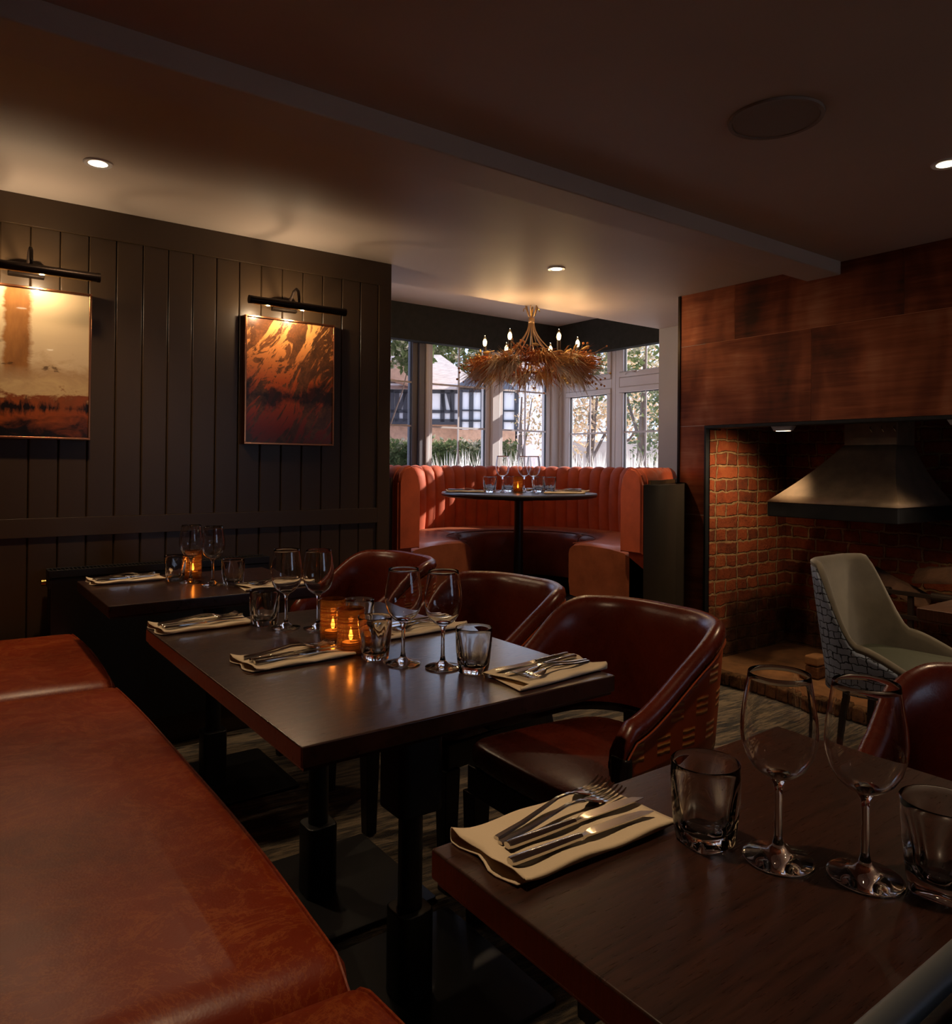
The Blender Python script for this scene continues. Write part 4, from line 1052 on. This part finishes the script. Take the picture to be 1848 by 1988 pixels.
# ------------------------------------------------------------------ chandelier
CH = Vector((sin(YAW),cos(YAW),0))*4.75 + Vector((cos(YAW),-sin(YAW),0))*.345
def V(px_, aw, z, base=CH): v = camdir(0)*px_+camdir(90)*aw; return Vector((v.x, v.y, z))
def chandelier():
    zc = 1.825; root = empty('chandelier', (CH.x,CH.y,zc)); tag(root, 'candle-bulb chandelier hanging over the round table', 'chandelier')
    rr = .295
    angs = [-62, -118, 180, 118, 62, 0]
    angs = [-60, -120, 180, 120, 60, 0]
    m = MB(); m.tube([tuple(V(0,0,0)*0+V(rr*cos(R(a*10)), rr*sin(R(a*10)), -.02)) for a in range(37)], .008, 8); m.build('ring', 'chandelier_metal', root, smooth=True)
    m = MB()
    for k in range(12):
        a = R(30*k); pts = []
        for t in range(9):
            f = t/8; rad = .016+.27*(f**2.4); z = .27-.29*f+.02*sin(pi*f); pts.append(tuple(V(rad*cos(a), rad*sin(a), z)))
        m.tube(pts, .0035, 6)
    m.build('stem_rods', 'chandelier_metal', root, smooth=True)
    m = MB()
    for k in range(6):
        a = R(60*k+15); pts = []
        for t in range(9):
            f = t/8; rad = .014+.026*sin(pi*f)+.004; z = .30+.20*f; pts.append(tuple(V(rad*cos(a), rad*sin(a), z)))
        m.tube(pts, .004, 6)
    m.lathe([(.018,.255),(.021,.262),(.021,.285),(.018,.292)], 20); m.build('cage', 'chandelier_metal', root, smooth=True)
    m = MB()
    for k in range(4):
        a = R(90*k+5); m.tube([tuple(V(q*cos(a), q*sin(a), z)) for q, z in ((.016,.30),(.024,.32),(.032,.345),(.042,.352),(.05,.345),(.052,.33))], [.005,.006,.005,.004,.003,.003], 6)
    m.build('scrolls', 'brass', root, smooth=True)
    m = MB(); m.tube([(0,0,.5),(0,0,.585)], .004, 6); m.lathe([(.0,.56),(.03,.565),(.045,.577),(.045,.5845),(0,.5845)], 24); m.build('ceiling_rose', 'chandelier_metal', root, smooth=True)
    for a in angs:
        p = V(rr*cos(R(a)), rr*sin(R(a)), 0)
        c = MB().lathe([(0,.012),(.03,.012),(.034,.018),(.028,.022),(.012,.022)], 16, (p.x,p.y,.02)).build('drip_tray', 'chandelier_metal', root, smooth=True)
        c = MB().lathe([(.011,.03),(.011,.105),(.0,.105)], 14, (p.x,p.y,0)).build('candle_sleeve', 'candle_sleeve', root, smooth=True, angle=40)
        MB().lathe([(.009,.106),(.0155,.122),(.0165,.134),(.012,.152),(.005,.170),(.0,.178)], 16, (p.x,p.y,0)).build('bulb', 'bulb_glass', c, smooth=True)
        MB().lathe([(0,.108),(.009,.112),(.0125,.126),(.012,.140),(.006,.152),(0,.155)], 14, (p.x,p.y,0)).build('filament_glow', 'bulb_glow', c, smooth=True)
        ld = bpy.data.lights.new('bulb', 'POINT'); ld.energy = CHW; ld.color = (1,.66,.30); ld.shadow_soft_size = .015
        lo = bpy.data.objects.new('bulb_light', ld); COL.objects.link(lo); lo.parent = root; lo.location = (p.x,p.y,.195)
CHW = 1.5
chandelier()
def wreath():
    rnd = random.Random(11)
    root = empty('dried_flower_wreath', (CH.x,CH.y,1.80)); tag(root, 'wreath of dried pampas grass and seed heads around the chandelier', 'wreath')
    rr = .31
    def spot(a, dr=0, z=0): return V((rr+dr)*cos(R(a)), (rr+dr)*sin(R(a)), z)
    # plumes: bundles of fine blades
    for k in range(46):
        a = 360*k/46+rnd.uniform(-5,5); m = MB()
        mat = ['grass_plume','grass_rust','grass_plume','grass_pale','grass_plume','grass_pale','grass_rust'][k % 7]
        base = spot(a-6, rnd.uniform(-.05,.02), rnd.uniform(-.02,.05))
        tang = rnd.choice((-1,1))*rnd.uniform(.1,.5)
        low = mat == 'grass_pale'
        out = (camdir(a)*1.0 + camdir(a+90)*tang + Vector((0,0,rnd.uniform(-1.1,-.45) if low else rnd.uniform(-.8,.15)))).normalized()
        for q in range(95):
            s0 = base+Vector((rnd.gauss(0,.022),rnd.gauss(0,.022),rnd.gauss(0,.018)))
            d = (out+Vector((rnd.gauss(0,.30),rnd.gauss(0,.30),rnd.gauss(0,.24)))).normalized()
            L = rnd.uniform(.06,.185); w = rnd.uniform(.0009,.0022)
            sd = d.cross(Vector((rnd.random(),rnd.random(),rnd.random()))).normalized()
            p1 = s0+d*L*.5+Vector((0,0,.004)); p2 = s0+d*L+Vector((0,0,-.022*rnd.random()))
            m.add([s0-sd*w, s0+sd*w, p1+sd*w*1.2, p1-sd*w*1.2, p2], [(0,1,2,3),(3,2,4)])
        m.build('plume', mat, root, fix=False)
    for k in range(26):
        a = rnd.uniform(0,360); m = MB(); b = spot(a, rnd.uniform(-.08,.12), rnd.uniform(.02,.10)); L = rnd.uniform(.02,.028)
        q = MB().sphere((0,0,0), 1, 8, 7, (.008,.008,L)); ax = (camdir(a)*rnd.uniform(.2,1)+Vector((rnd.gauss(0,.4),rnd.gauss(0,.4),rnd.uniform(-.2,.7)))).normalized()
        q.xf(Matrix.Translation(b) @ ax.to_track_quat('Z','Y').to_matrix().to_4x4()); q.tube([tuple(b-ax*.06),tuple(b-ax*L)], .0012, 4)
        q.build('bunny_tail', 'seed_head', root, smooth=True)
    for k in range(9):
        a = (10, 35, 80, 150, 200, 255, 300, 330, 352)[k]; m = MB(); st = spot(a, 0, 0)
        for q in range(14):
            e = st+camdir(a)*rnd.uniform(.02,.16)+Vector((rnd.gauss(0,.03),rnd.gauss(0,.03),rnd.uniform(.02,.14) if k % 2 else rnd.uniform(-.14,.03)))
            m.sphere(e, rnd.uniform(.005,.0085), 7, 5); m.tube([tuple(st), tuple((st+e)/2+Vector((0,0,.01))), tuple(e)], .0008, 4)
        m.build('berry_spray', 'berry' if k % 3 else 'seed_head', root, smooth=True)
    for k in range(12):
        a = 30*k+rnd.uniform(-8,8); m = MB(); p = spot(a, .02, -.03); pts = [tuple(p)]
        for t in range(5):
            p = p+Vector((rnd.gauss(0,.014),rnd.gauss(0,.014),-rnd.uniform(.015,.032)))+camdir(a)*.006; pts.append(tuple(p))
        m.tube(pts, [.003,.0026,.0022,.0018,.0014,.0008], 5); m.build('twig', 'twig', root, smooth=True)
    # dense inner ring of clustered scraps
    for k in range(16):
        m = MB(); a0 = 22.5*k
        for q in range(110):
            a = a0+rnd.uniform(-13,13); p = spot(a, rnd.gauss(0,.045), rnd.gauss(.01,.028)); s = rnd.uniform(.008,.026)
            d = Vector((rnd.gauss(0,1),rnd.gauss(0,1),rnd.gauss(0,.6))).normalized(); e = d.cross(Vector((0,0,1))).normalized()*s*.32
            m.add([p-d*s, p+e, p+d*s, p-e], [(0,1,2,3)])
        m.build('dried_leaves', ['grass_rust','grass_plume','berry'][k % 3], root, fix=False)
wreath()

# ------------------------------------------------------------------ outside
G0 = -.35
o = MB().box((-60,-60,G0-.1),(90,90,G0)).build('ground', 'gravel'); struct(o)
def W(px_, d): v = camdir(0)*px_+camdir(90)*d; return v      # metres right / ahead of the camera
def cambox(m, x0, x1, d0, d1, z0, z1, base):
    pts = []
    for z in (z0, z1):
        for (x, d) in ((x0,d0),(x1,d0),(x1,d1),(x0,d1)):
            v = W(x,d)-base; pts.append((v.x, v.y, z))
    m.hexa(pts)
def house():
    D = 38; base = W(0, D); root = empty('timbered_house', (base.x, base.y, G0)); g = -G0
    tag(root, 'black and white timbered house with brick ground floor beyond the hedge', 'house')
    k = D/1450; 
    def X(px_): return (px_-924)*k
    def Zp(y): return EYE+(901-y)*k-G0
    m = MB(); cambox(m, -14, X(930), D, D+8, Zp(818), Zp(745), base); m.build('upper_wall', 'render_white', root)
    m = MB(); cambox(m, -14, X(930), D+.3, D+8, 0, Zp(818), base); m.build('ground_floor_wall', 'far_brick', root)
    # jettied bays of timber framing
    m = MB(); t = .22
    def post(px_, y0, y1, w=t): cambox(m, X(px_)-w/2, X(px_)+w/2, D-.1, D+.02, Zp(y0), Zp(y1), base)
    def beam(p0, p1, y, w=t): cambox(m, X(p0), X(p1), D-.1, D+.02, Zp(y)-w/2, Zp(y)+w/2, base)
    for p in (745,760,770,786,800,812,826,858,877,894,914,930): post(p, 819, 757)
    beam(740, 932, 758, .3); beam(740, 932, 819, .28); beam(740,932,799,.16)
    def brace(p0, y0, p1, y1, w=.18):
        a = W(X(p0), D-.1)-base; b = W(X(p1), D-.1)-base; e = camdir(0)*w/2; f = camdir(90)*.1
        A = Vector((a.x,a.y,Zp(y0))); B = Vector((b.x,b.y,Zp(y1)))
        m.hexa([tuple(q) for q in (A-e,A+e,A+e+f,A-e+f,B-e,B+e,B+e+f,B-e+f)])
    brace(774,797,786,762); brace(868,762,877,797); brace(862,797,858,765); brace(897,797,912,762); brace(802,797,811,762)
    m.build('timber_frame', 'timber_black', root)
    # main roof sloping back, hip end at right
    A = [W(X(742), D-.5)-base, W(X(945), D-.5)-base, W(X(945), D+8)-base, W(X(742), D+8)-base]
    r0 = W(X(700)*1.1, D+4)-base; r1 = W(X(846), D+4)-base; zr = Zp(672)*1.02; ze = Zp(757)
    m = MB(); m.add([(A[0].x-5,A[0].y+4,ze),(A[1].x,A[1].y,ze),(A[2].x,A[2].y,ze),(A[3].x,A[3].y,ze),(r0.x,r0.y,zr),(r1.x,r1.y,zr)],
        [(0,1,5,4),(1,2,5),(2,3,4,5),(3,0,4),(3,2,1,0)]); m.build('roof', 'roof_tile', root)
    # slate gable at right
    m = MB(); P = [W(X(886),D-1)-base, W(X(1002),D-1)-base, W(X(945),D-1)-base, W(X(886),D+6)-base, W(X(1002),D+6)-base, W(X(945),D+6)-base]
    zz = [Zp(752),Zp(762),Zp(712),Zp(752),Zp(762),Zp(712)]
    m.add([(p.x,p.y,z) for p, z in zip(P, zz)], [(0,1,2),(5,4,3),(0,2,5,3),(1,4,5,2),(0,3,4,1)]); m.build('gable_roof', 'slate', root)
    m = MB(); cambox(m, X(889), X(998), D-.8, D+6, Zp(835), Zp(760), base); m.build('gable_wall', 'render_white', root)
    m = MB()
    for p in (893,914,936,972,1000): post2 = cambox(m, X(p)-.11, X(p)+.11, D-.9, D-.78, Zp(835), Zp(760), base)
    cambox(m, X(889), X(1000), D-.9, D-.78, Zp(820), Zp(816), base); cambox(m, X(889), X(1000), D-.9, D-.78, Zp(764), Zp(759), base); cambox(m, X(889), X(1000), D-.9, D-.78, Zp(800), Zp(797), base)
    m.build('gable_timber', 'timber_black', root)
    m = MB(); cambox(m, X(889), X(998), D-.82, D+6, 0, Zp(835), base); m.build('gable_base', 'far_brick', root)
    # left cross gable
    m = MB(); P = [W(X(740),D-2)-base, W(X(808),D-2)-base, W(X(808),D+4)-base, W(X(740),D+4)-base]
    m.add([(P[0].x,P[0].y,Zp(735)),(P[1].x,P[1].y,Zp(757)),(P[1].x,P[1].y,Zp(688)),(P[0].x,P[0].y,Zp(725)),(P[3].x,P[3].y,Zp(735)),(P[2].x,P[2].y,Zp(757)),(P[2].x,P[2].y,Zp(688)),(P[3].x,P[3].y,Zp(725))],
        [(0,1,2,3),(4,7,6,5),(3,2,6,7),(1,5,6,2),(0,3,7,4),(0,4,5,1)]); m.build('cross_gable', 'far_brick', root)
house()
def leaves(m, c, r, n, s, rnd, flat=1):
    for _ in range(n):
        while True:
            p = Vector((rnd.uniform(-1,1),rnd.uniform(-1,1),rnd.uniform(-1,1)))
            if .35 < p.length < 1: break
        p = Vector((c[0]+p.x*r[0], c[1]+p.y*r[1], c[2]+p.z*r[2]))
        a = Vector((rnd.gauss(0,1),rnd.gauss(0,1),rnd.gauss(0,1))).normalized(); b = a.cross(Vector((rnd.gauss(0,1),rnd.gauss(0,1),rnd.gauss(0,1)))).normalized()
        q = s*rnd.uniform(.6,1.3); m.add([p-a*q, p-b*q*.5, p+a*q, p+b*q*.5], [(0,1,2,3)])
def tree(px_, d, z0, crown, mat, n, s, lab, seed, trunk=True):
    rnd = random.Random(seed); b = W(px_, d); root = empty('garden_tree', (b.x,b.y,G0)); tag(root, lab, 'tree', 'trees outside the bay')
    m = MB()
    for (dx, dd, z, r) in crown:
        v = W(dx, dd); leaves(m, (v.x, v.y, z-G0), (r,r,r*.85), int(n*r*r), s, rnd)
    m.build('crown', mat, root, fix=False)
    if trunk:
        m = MB(); top = max(c[2] for c in crown); m.tube([(0,0,0),(.05,0,1.2),(-.05,.05,top*.5),(0,0,top-G0)], [.09,.075,.06,.02], 8)
        for (dx, dd, z, r) in crown: v = W(dx, dd); m.tube([(0,0,(z-G0)*.5),(v.x*.6,v.y*.6,(z-G0)*.75),(v.x,v.y,z-G0)], [.035,.025,.01], 6)
        m.build('trunk', 'trunk', root, smooth=True)
def Xat(px_, d): return (px_-924)/1450*d
tree(Xat(1150,15),15,0,[(0,0,2.5,1.0),(-.6,.3,1.9,.8),(.7,0,3.0,1.0),(.1,-.2,3.4,.8)],'leaf_autumn',900,.055,'autumn tree seen through the left casement of the right-hand bay windows',3)
tree(Xat(1250,13),13,0,[(0,0,2.7,1.0),(.6,.3,2.1,.8),(-.4,.2,3.1,.7),(.3,0,1.5,.6)],'leaf_green',950,.055,'green leafy tree seen through the rightmost pane of the bay',4)
tree(Xat(1215,22),22,0,[(0,0,3.4,1.6),(1.4,.5,4.0,1.6),(-1.4,0,3.2,1.2),(.6,0,2.2,1.1)],'leaf_autumn',380,.08,'pale autumn tree standing behind the green one',5)
tree(Xat(900,52),52,0,[(0,0,9.2,2.6),(3.2,0,8.6,2.4),(-3,0,9.6,2.6),(5.5,1,8.2,2.0)],'leaf_green',110,.30,'dark tree rising above the roof of the timbered house',6)
tree(Xat(755,30),30,0,[(0,0,6.4,1.6),(.8,.5,5.6,1.0)],'leaf_green',200,.2,'dark tree at the far left of the bay windows',8)
tree(Xat(1012,20),20,0,[(.1,0,1.9,.28),(.3,.3,3.0,.5),(0,0,2.4,.3)],'leaf_autumn',500,.05,'thin bare-branched tree in front of the house gable',9)
def hedge(p0, p1, d, z0, z1, mat, lab, n, seed, cat='hedge', s=.06):
    rnd = random.Random(seed); a = Xat(p0,d); b = Xat(p1,d); c = W((a+b)/2, d); root = empty('garden_hedge', (c.x,c.y,G0)); tag(root, lab, cat)
    m = MB()
    for _ in range(n):
        x = rnd.uniform(-(b-a)/2,(b-a)/2); dd = rnd.uniform(-.35,.35); z = z0+(z1-z0)*rnd.random()**.7+rnd.gauss(0,.05)
        v = W(x,dd); p = Vector((v.x,v.y,z-G0)); q = s*rnd.uniform(.6,1.3)
        u = Vector((rnd.gauss(0,1),rnd.gauss(0,1),rnd.gauss(0,1))).normalized(); w = u.cross(Vector((rnd.gauss(0,1),rnd.gauss(0,1),rnd.gauss(0,1)))).normalized()
        m.add([p-u*q,p-w*q*.5,p+u*q,p+w*q*.5],[(0,1,2,3)])
    m.build('foliage', mat, root, fix=False)
    m = MB(); pts = []
    for z in (0, z1-G0-.2):
        for (x, dd) in ((-(b-a)/2,-.2),((b-a)/2,-.2),((b-a)/2,.2),(-(b-a)/2,.2)): v = W(x,dd); pts.append((v.x,v.y,z))
    m.hexa(pts); m.build('core', 'leaf_green', root)
hedge(700, 1000, 15, .2, 1.62, 'leaf_green', 'long clipped green hedge in front of the timbered house', 9000, 21)
hedge(1175, 1215, 19, .2, 1.72, 'leaf_green', 'small clipped hedge seen through the right-hand windows', 1500, 22)
# pale pampas-like plants just outside
rnd = random.Random(5)
for k, (pxx, d) in enumerate(((870,8.5),(905,8.3),(945,8.6),(985,8.4),(1030,8.6),(1120,8.2),(1165,8.4),(1225,8.2),(1265,8.0))):
    b = W(Xat(pxx,d), d); root = empty('pampas_plant', (b.x,b.y,G0))
    m = MB()
    for q in range(90):
        a = rnd.uniform(0,2*pi); t = rnd.uniform(.02,.22); L = rnd.uniform(1.40,1.72); w = .012
        tip = Vector((cos(a)*t*1.3, sin(a)*t*1.3, L)); mid = Vector((cos(a)*t*.6, sin(a)*t*.6, L*.75)); e = Vector((-sin(a),cos(a),0))*w
        m.add([(0,0,0.05),tuple(mid-e),tuple(mid+e),tuple(tip)],[(0,1,2),(1,3,2)])
    m.build('plumes', 'leaf_pale', root, fix=False)
    tag(root, 'pale feathery plant just outside the %s of the bay' % (['first part','second window, left','second window, right','third window, left','third window, right','left casement, near corner','left casement, by the mullion','right casement, left','right casement, right'][k]), 'plant', 'pale plants outside the windows')
b = W(Xat(1190,17),17); root = empty('garden_wall', (b.x,b.y,G0)); m = MB(); cambox(m, Xat(1100,17), Xat(1330,17), 17, 17.3, 0, 1.18+.55-G0, b); m.build('masonry', 'garden_stone', root); tag(root, 'pale low garden wall beyond the right-hand windows', 'wall')
b = W(Xat(1040,40),40); root = empty('white_building', (b.x,b.y,G0)); m = MB(); cambox(m, Xat(1004,40), Xat(1075,40), 40, 46, 0, 6.5, b); m.build('wall', 'render_white', root)
m = MB(); P = [W(Xat(1000,40),39.5)-b, W(Xat(1079,40),39.5)-b, W(Xat(1079,40),46.5)-b, W(Xat(1000,40),46.5)-b, W(Xat(1040,40),43)-b]
m.add([(p.x,p.y,6.5) for p in P[:4]]+[(P[4].x,P[4].y,8.3)], [(0,1,4),(1,2,4),(2,3,4),(3,0,4),(3,2,1,0)]); m.build('roof', 'roof_tile', root); tag(root, 'plain white rendered building right of the timbered house', 'building')

# ------------------------------------------------------------------ light
w = bpy.data.worlds.new('world'); S.world = w; w.use_nodes = True; nt = w.node_tree; nt.nodes.clear()
out = nt.nodes.new('ShaderNodeOutputWorld'); bg = nt.nodes.new('ShaderNodeBackground')
sk = nt.nodes.new('ShaderNodeTexSky'); sk.sky_type = 'HOSEK_WILKIE'; sk.turbidity = 5
mx = nt.nodes.new('ShaderNodeMix'); mx.data_type = 'RGBA'; mx.inputs[0].default_value = .85
nt.links.new(sk.outputs[0], mx.inputs[6]); mx.inputs[7].default_value = (.60,.72,.98,1)
nt.links.new(mx.outputs[2], bg.inputs[0]); bg.inputs[1].default_value = 2.1; nt.links.new(bg.outputs[0], out.inputs[0])
ld = bpy.data.lights.new('sun', 'SUN'); ld.energy = 10; ld.angle = R(.6); ld.color = (1,.92,.82)
sun = bpy.data.objects.new('sun', ld); COL.objects.link(sun)
sd = camdir(20); sdir = Vector((sd.x*cos(R(27)), sd.y*cos(R(27)), sin(R(27))))   # towards the sun
sun.rotation_euler = sdir.to_track_quat('Z','Y').to_euler()
# lamps of the fireplace
for yy, e in ((2.40,17),(1.36,14)):
    ld = bpy.data.lights.new('wedge', 'SPOT'); ld.energy = e; ld.color = (1,.70,.40); ld.spot_size = R(120); ld.spot_blend = .9; ld.shadow_soft_size = .03
    lo = bpy.data.objects.new('wedge_beam', ld); COL.objects.link(lo); lo.location = (3.72,2.21 if yy > 2 else yy,1.34); lo.rotation_euler = (R(40 if yy > 2 else 0),R(6),0)

# ------------------------------------------------------------------ camera
cd = bpy.data.cameras.new('camera'); cam = bpy.data.objects.new('camera', cd); COL.objects.link(cam); S.camera = cam
cd.sensor_fit = 'VERTICAL'; cd.sensor_height = 36; cd.lens = 36*1450/1988; cd.shift_y = -(994-893)/1988; cd.clip_start = .02; cd.clip_end = 300
cam.matrix_world = Matrix.Translation((0,0,EYE)) @ Matrix.Rotation(-YAW,4,'Z') @ Matrix.Rotation(pi/2+.006,4,'X') @ Matrix.Rotation(.009,4,'Z')
# ------------------------------------------------------------------ settings
c = S.cycles
c.use_denoising = True; c.max_bounces = 10; c.transmission_bounces = 10; c.use_adaptive_sampling = True; c.adaptive_threshold = .03; c.transparent_max_bounces = 16; c.glossy_bounces = 5; c.diffuse_bounces = 4
c.caustics_reflective = False; c.caustics_refractive = False; c.sample_clamp_indirect = 4; c.use_light_tree = True
S.view_settings.view_transform = 'Standard'; S.view_settings.look = 'None'; S.view_settings.gamma = 1; S.view_settings.exposure = 0.0
S.view_settings.use_curve_mapping = False
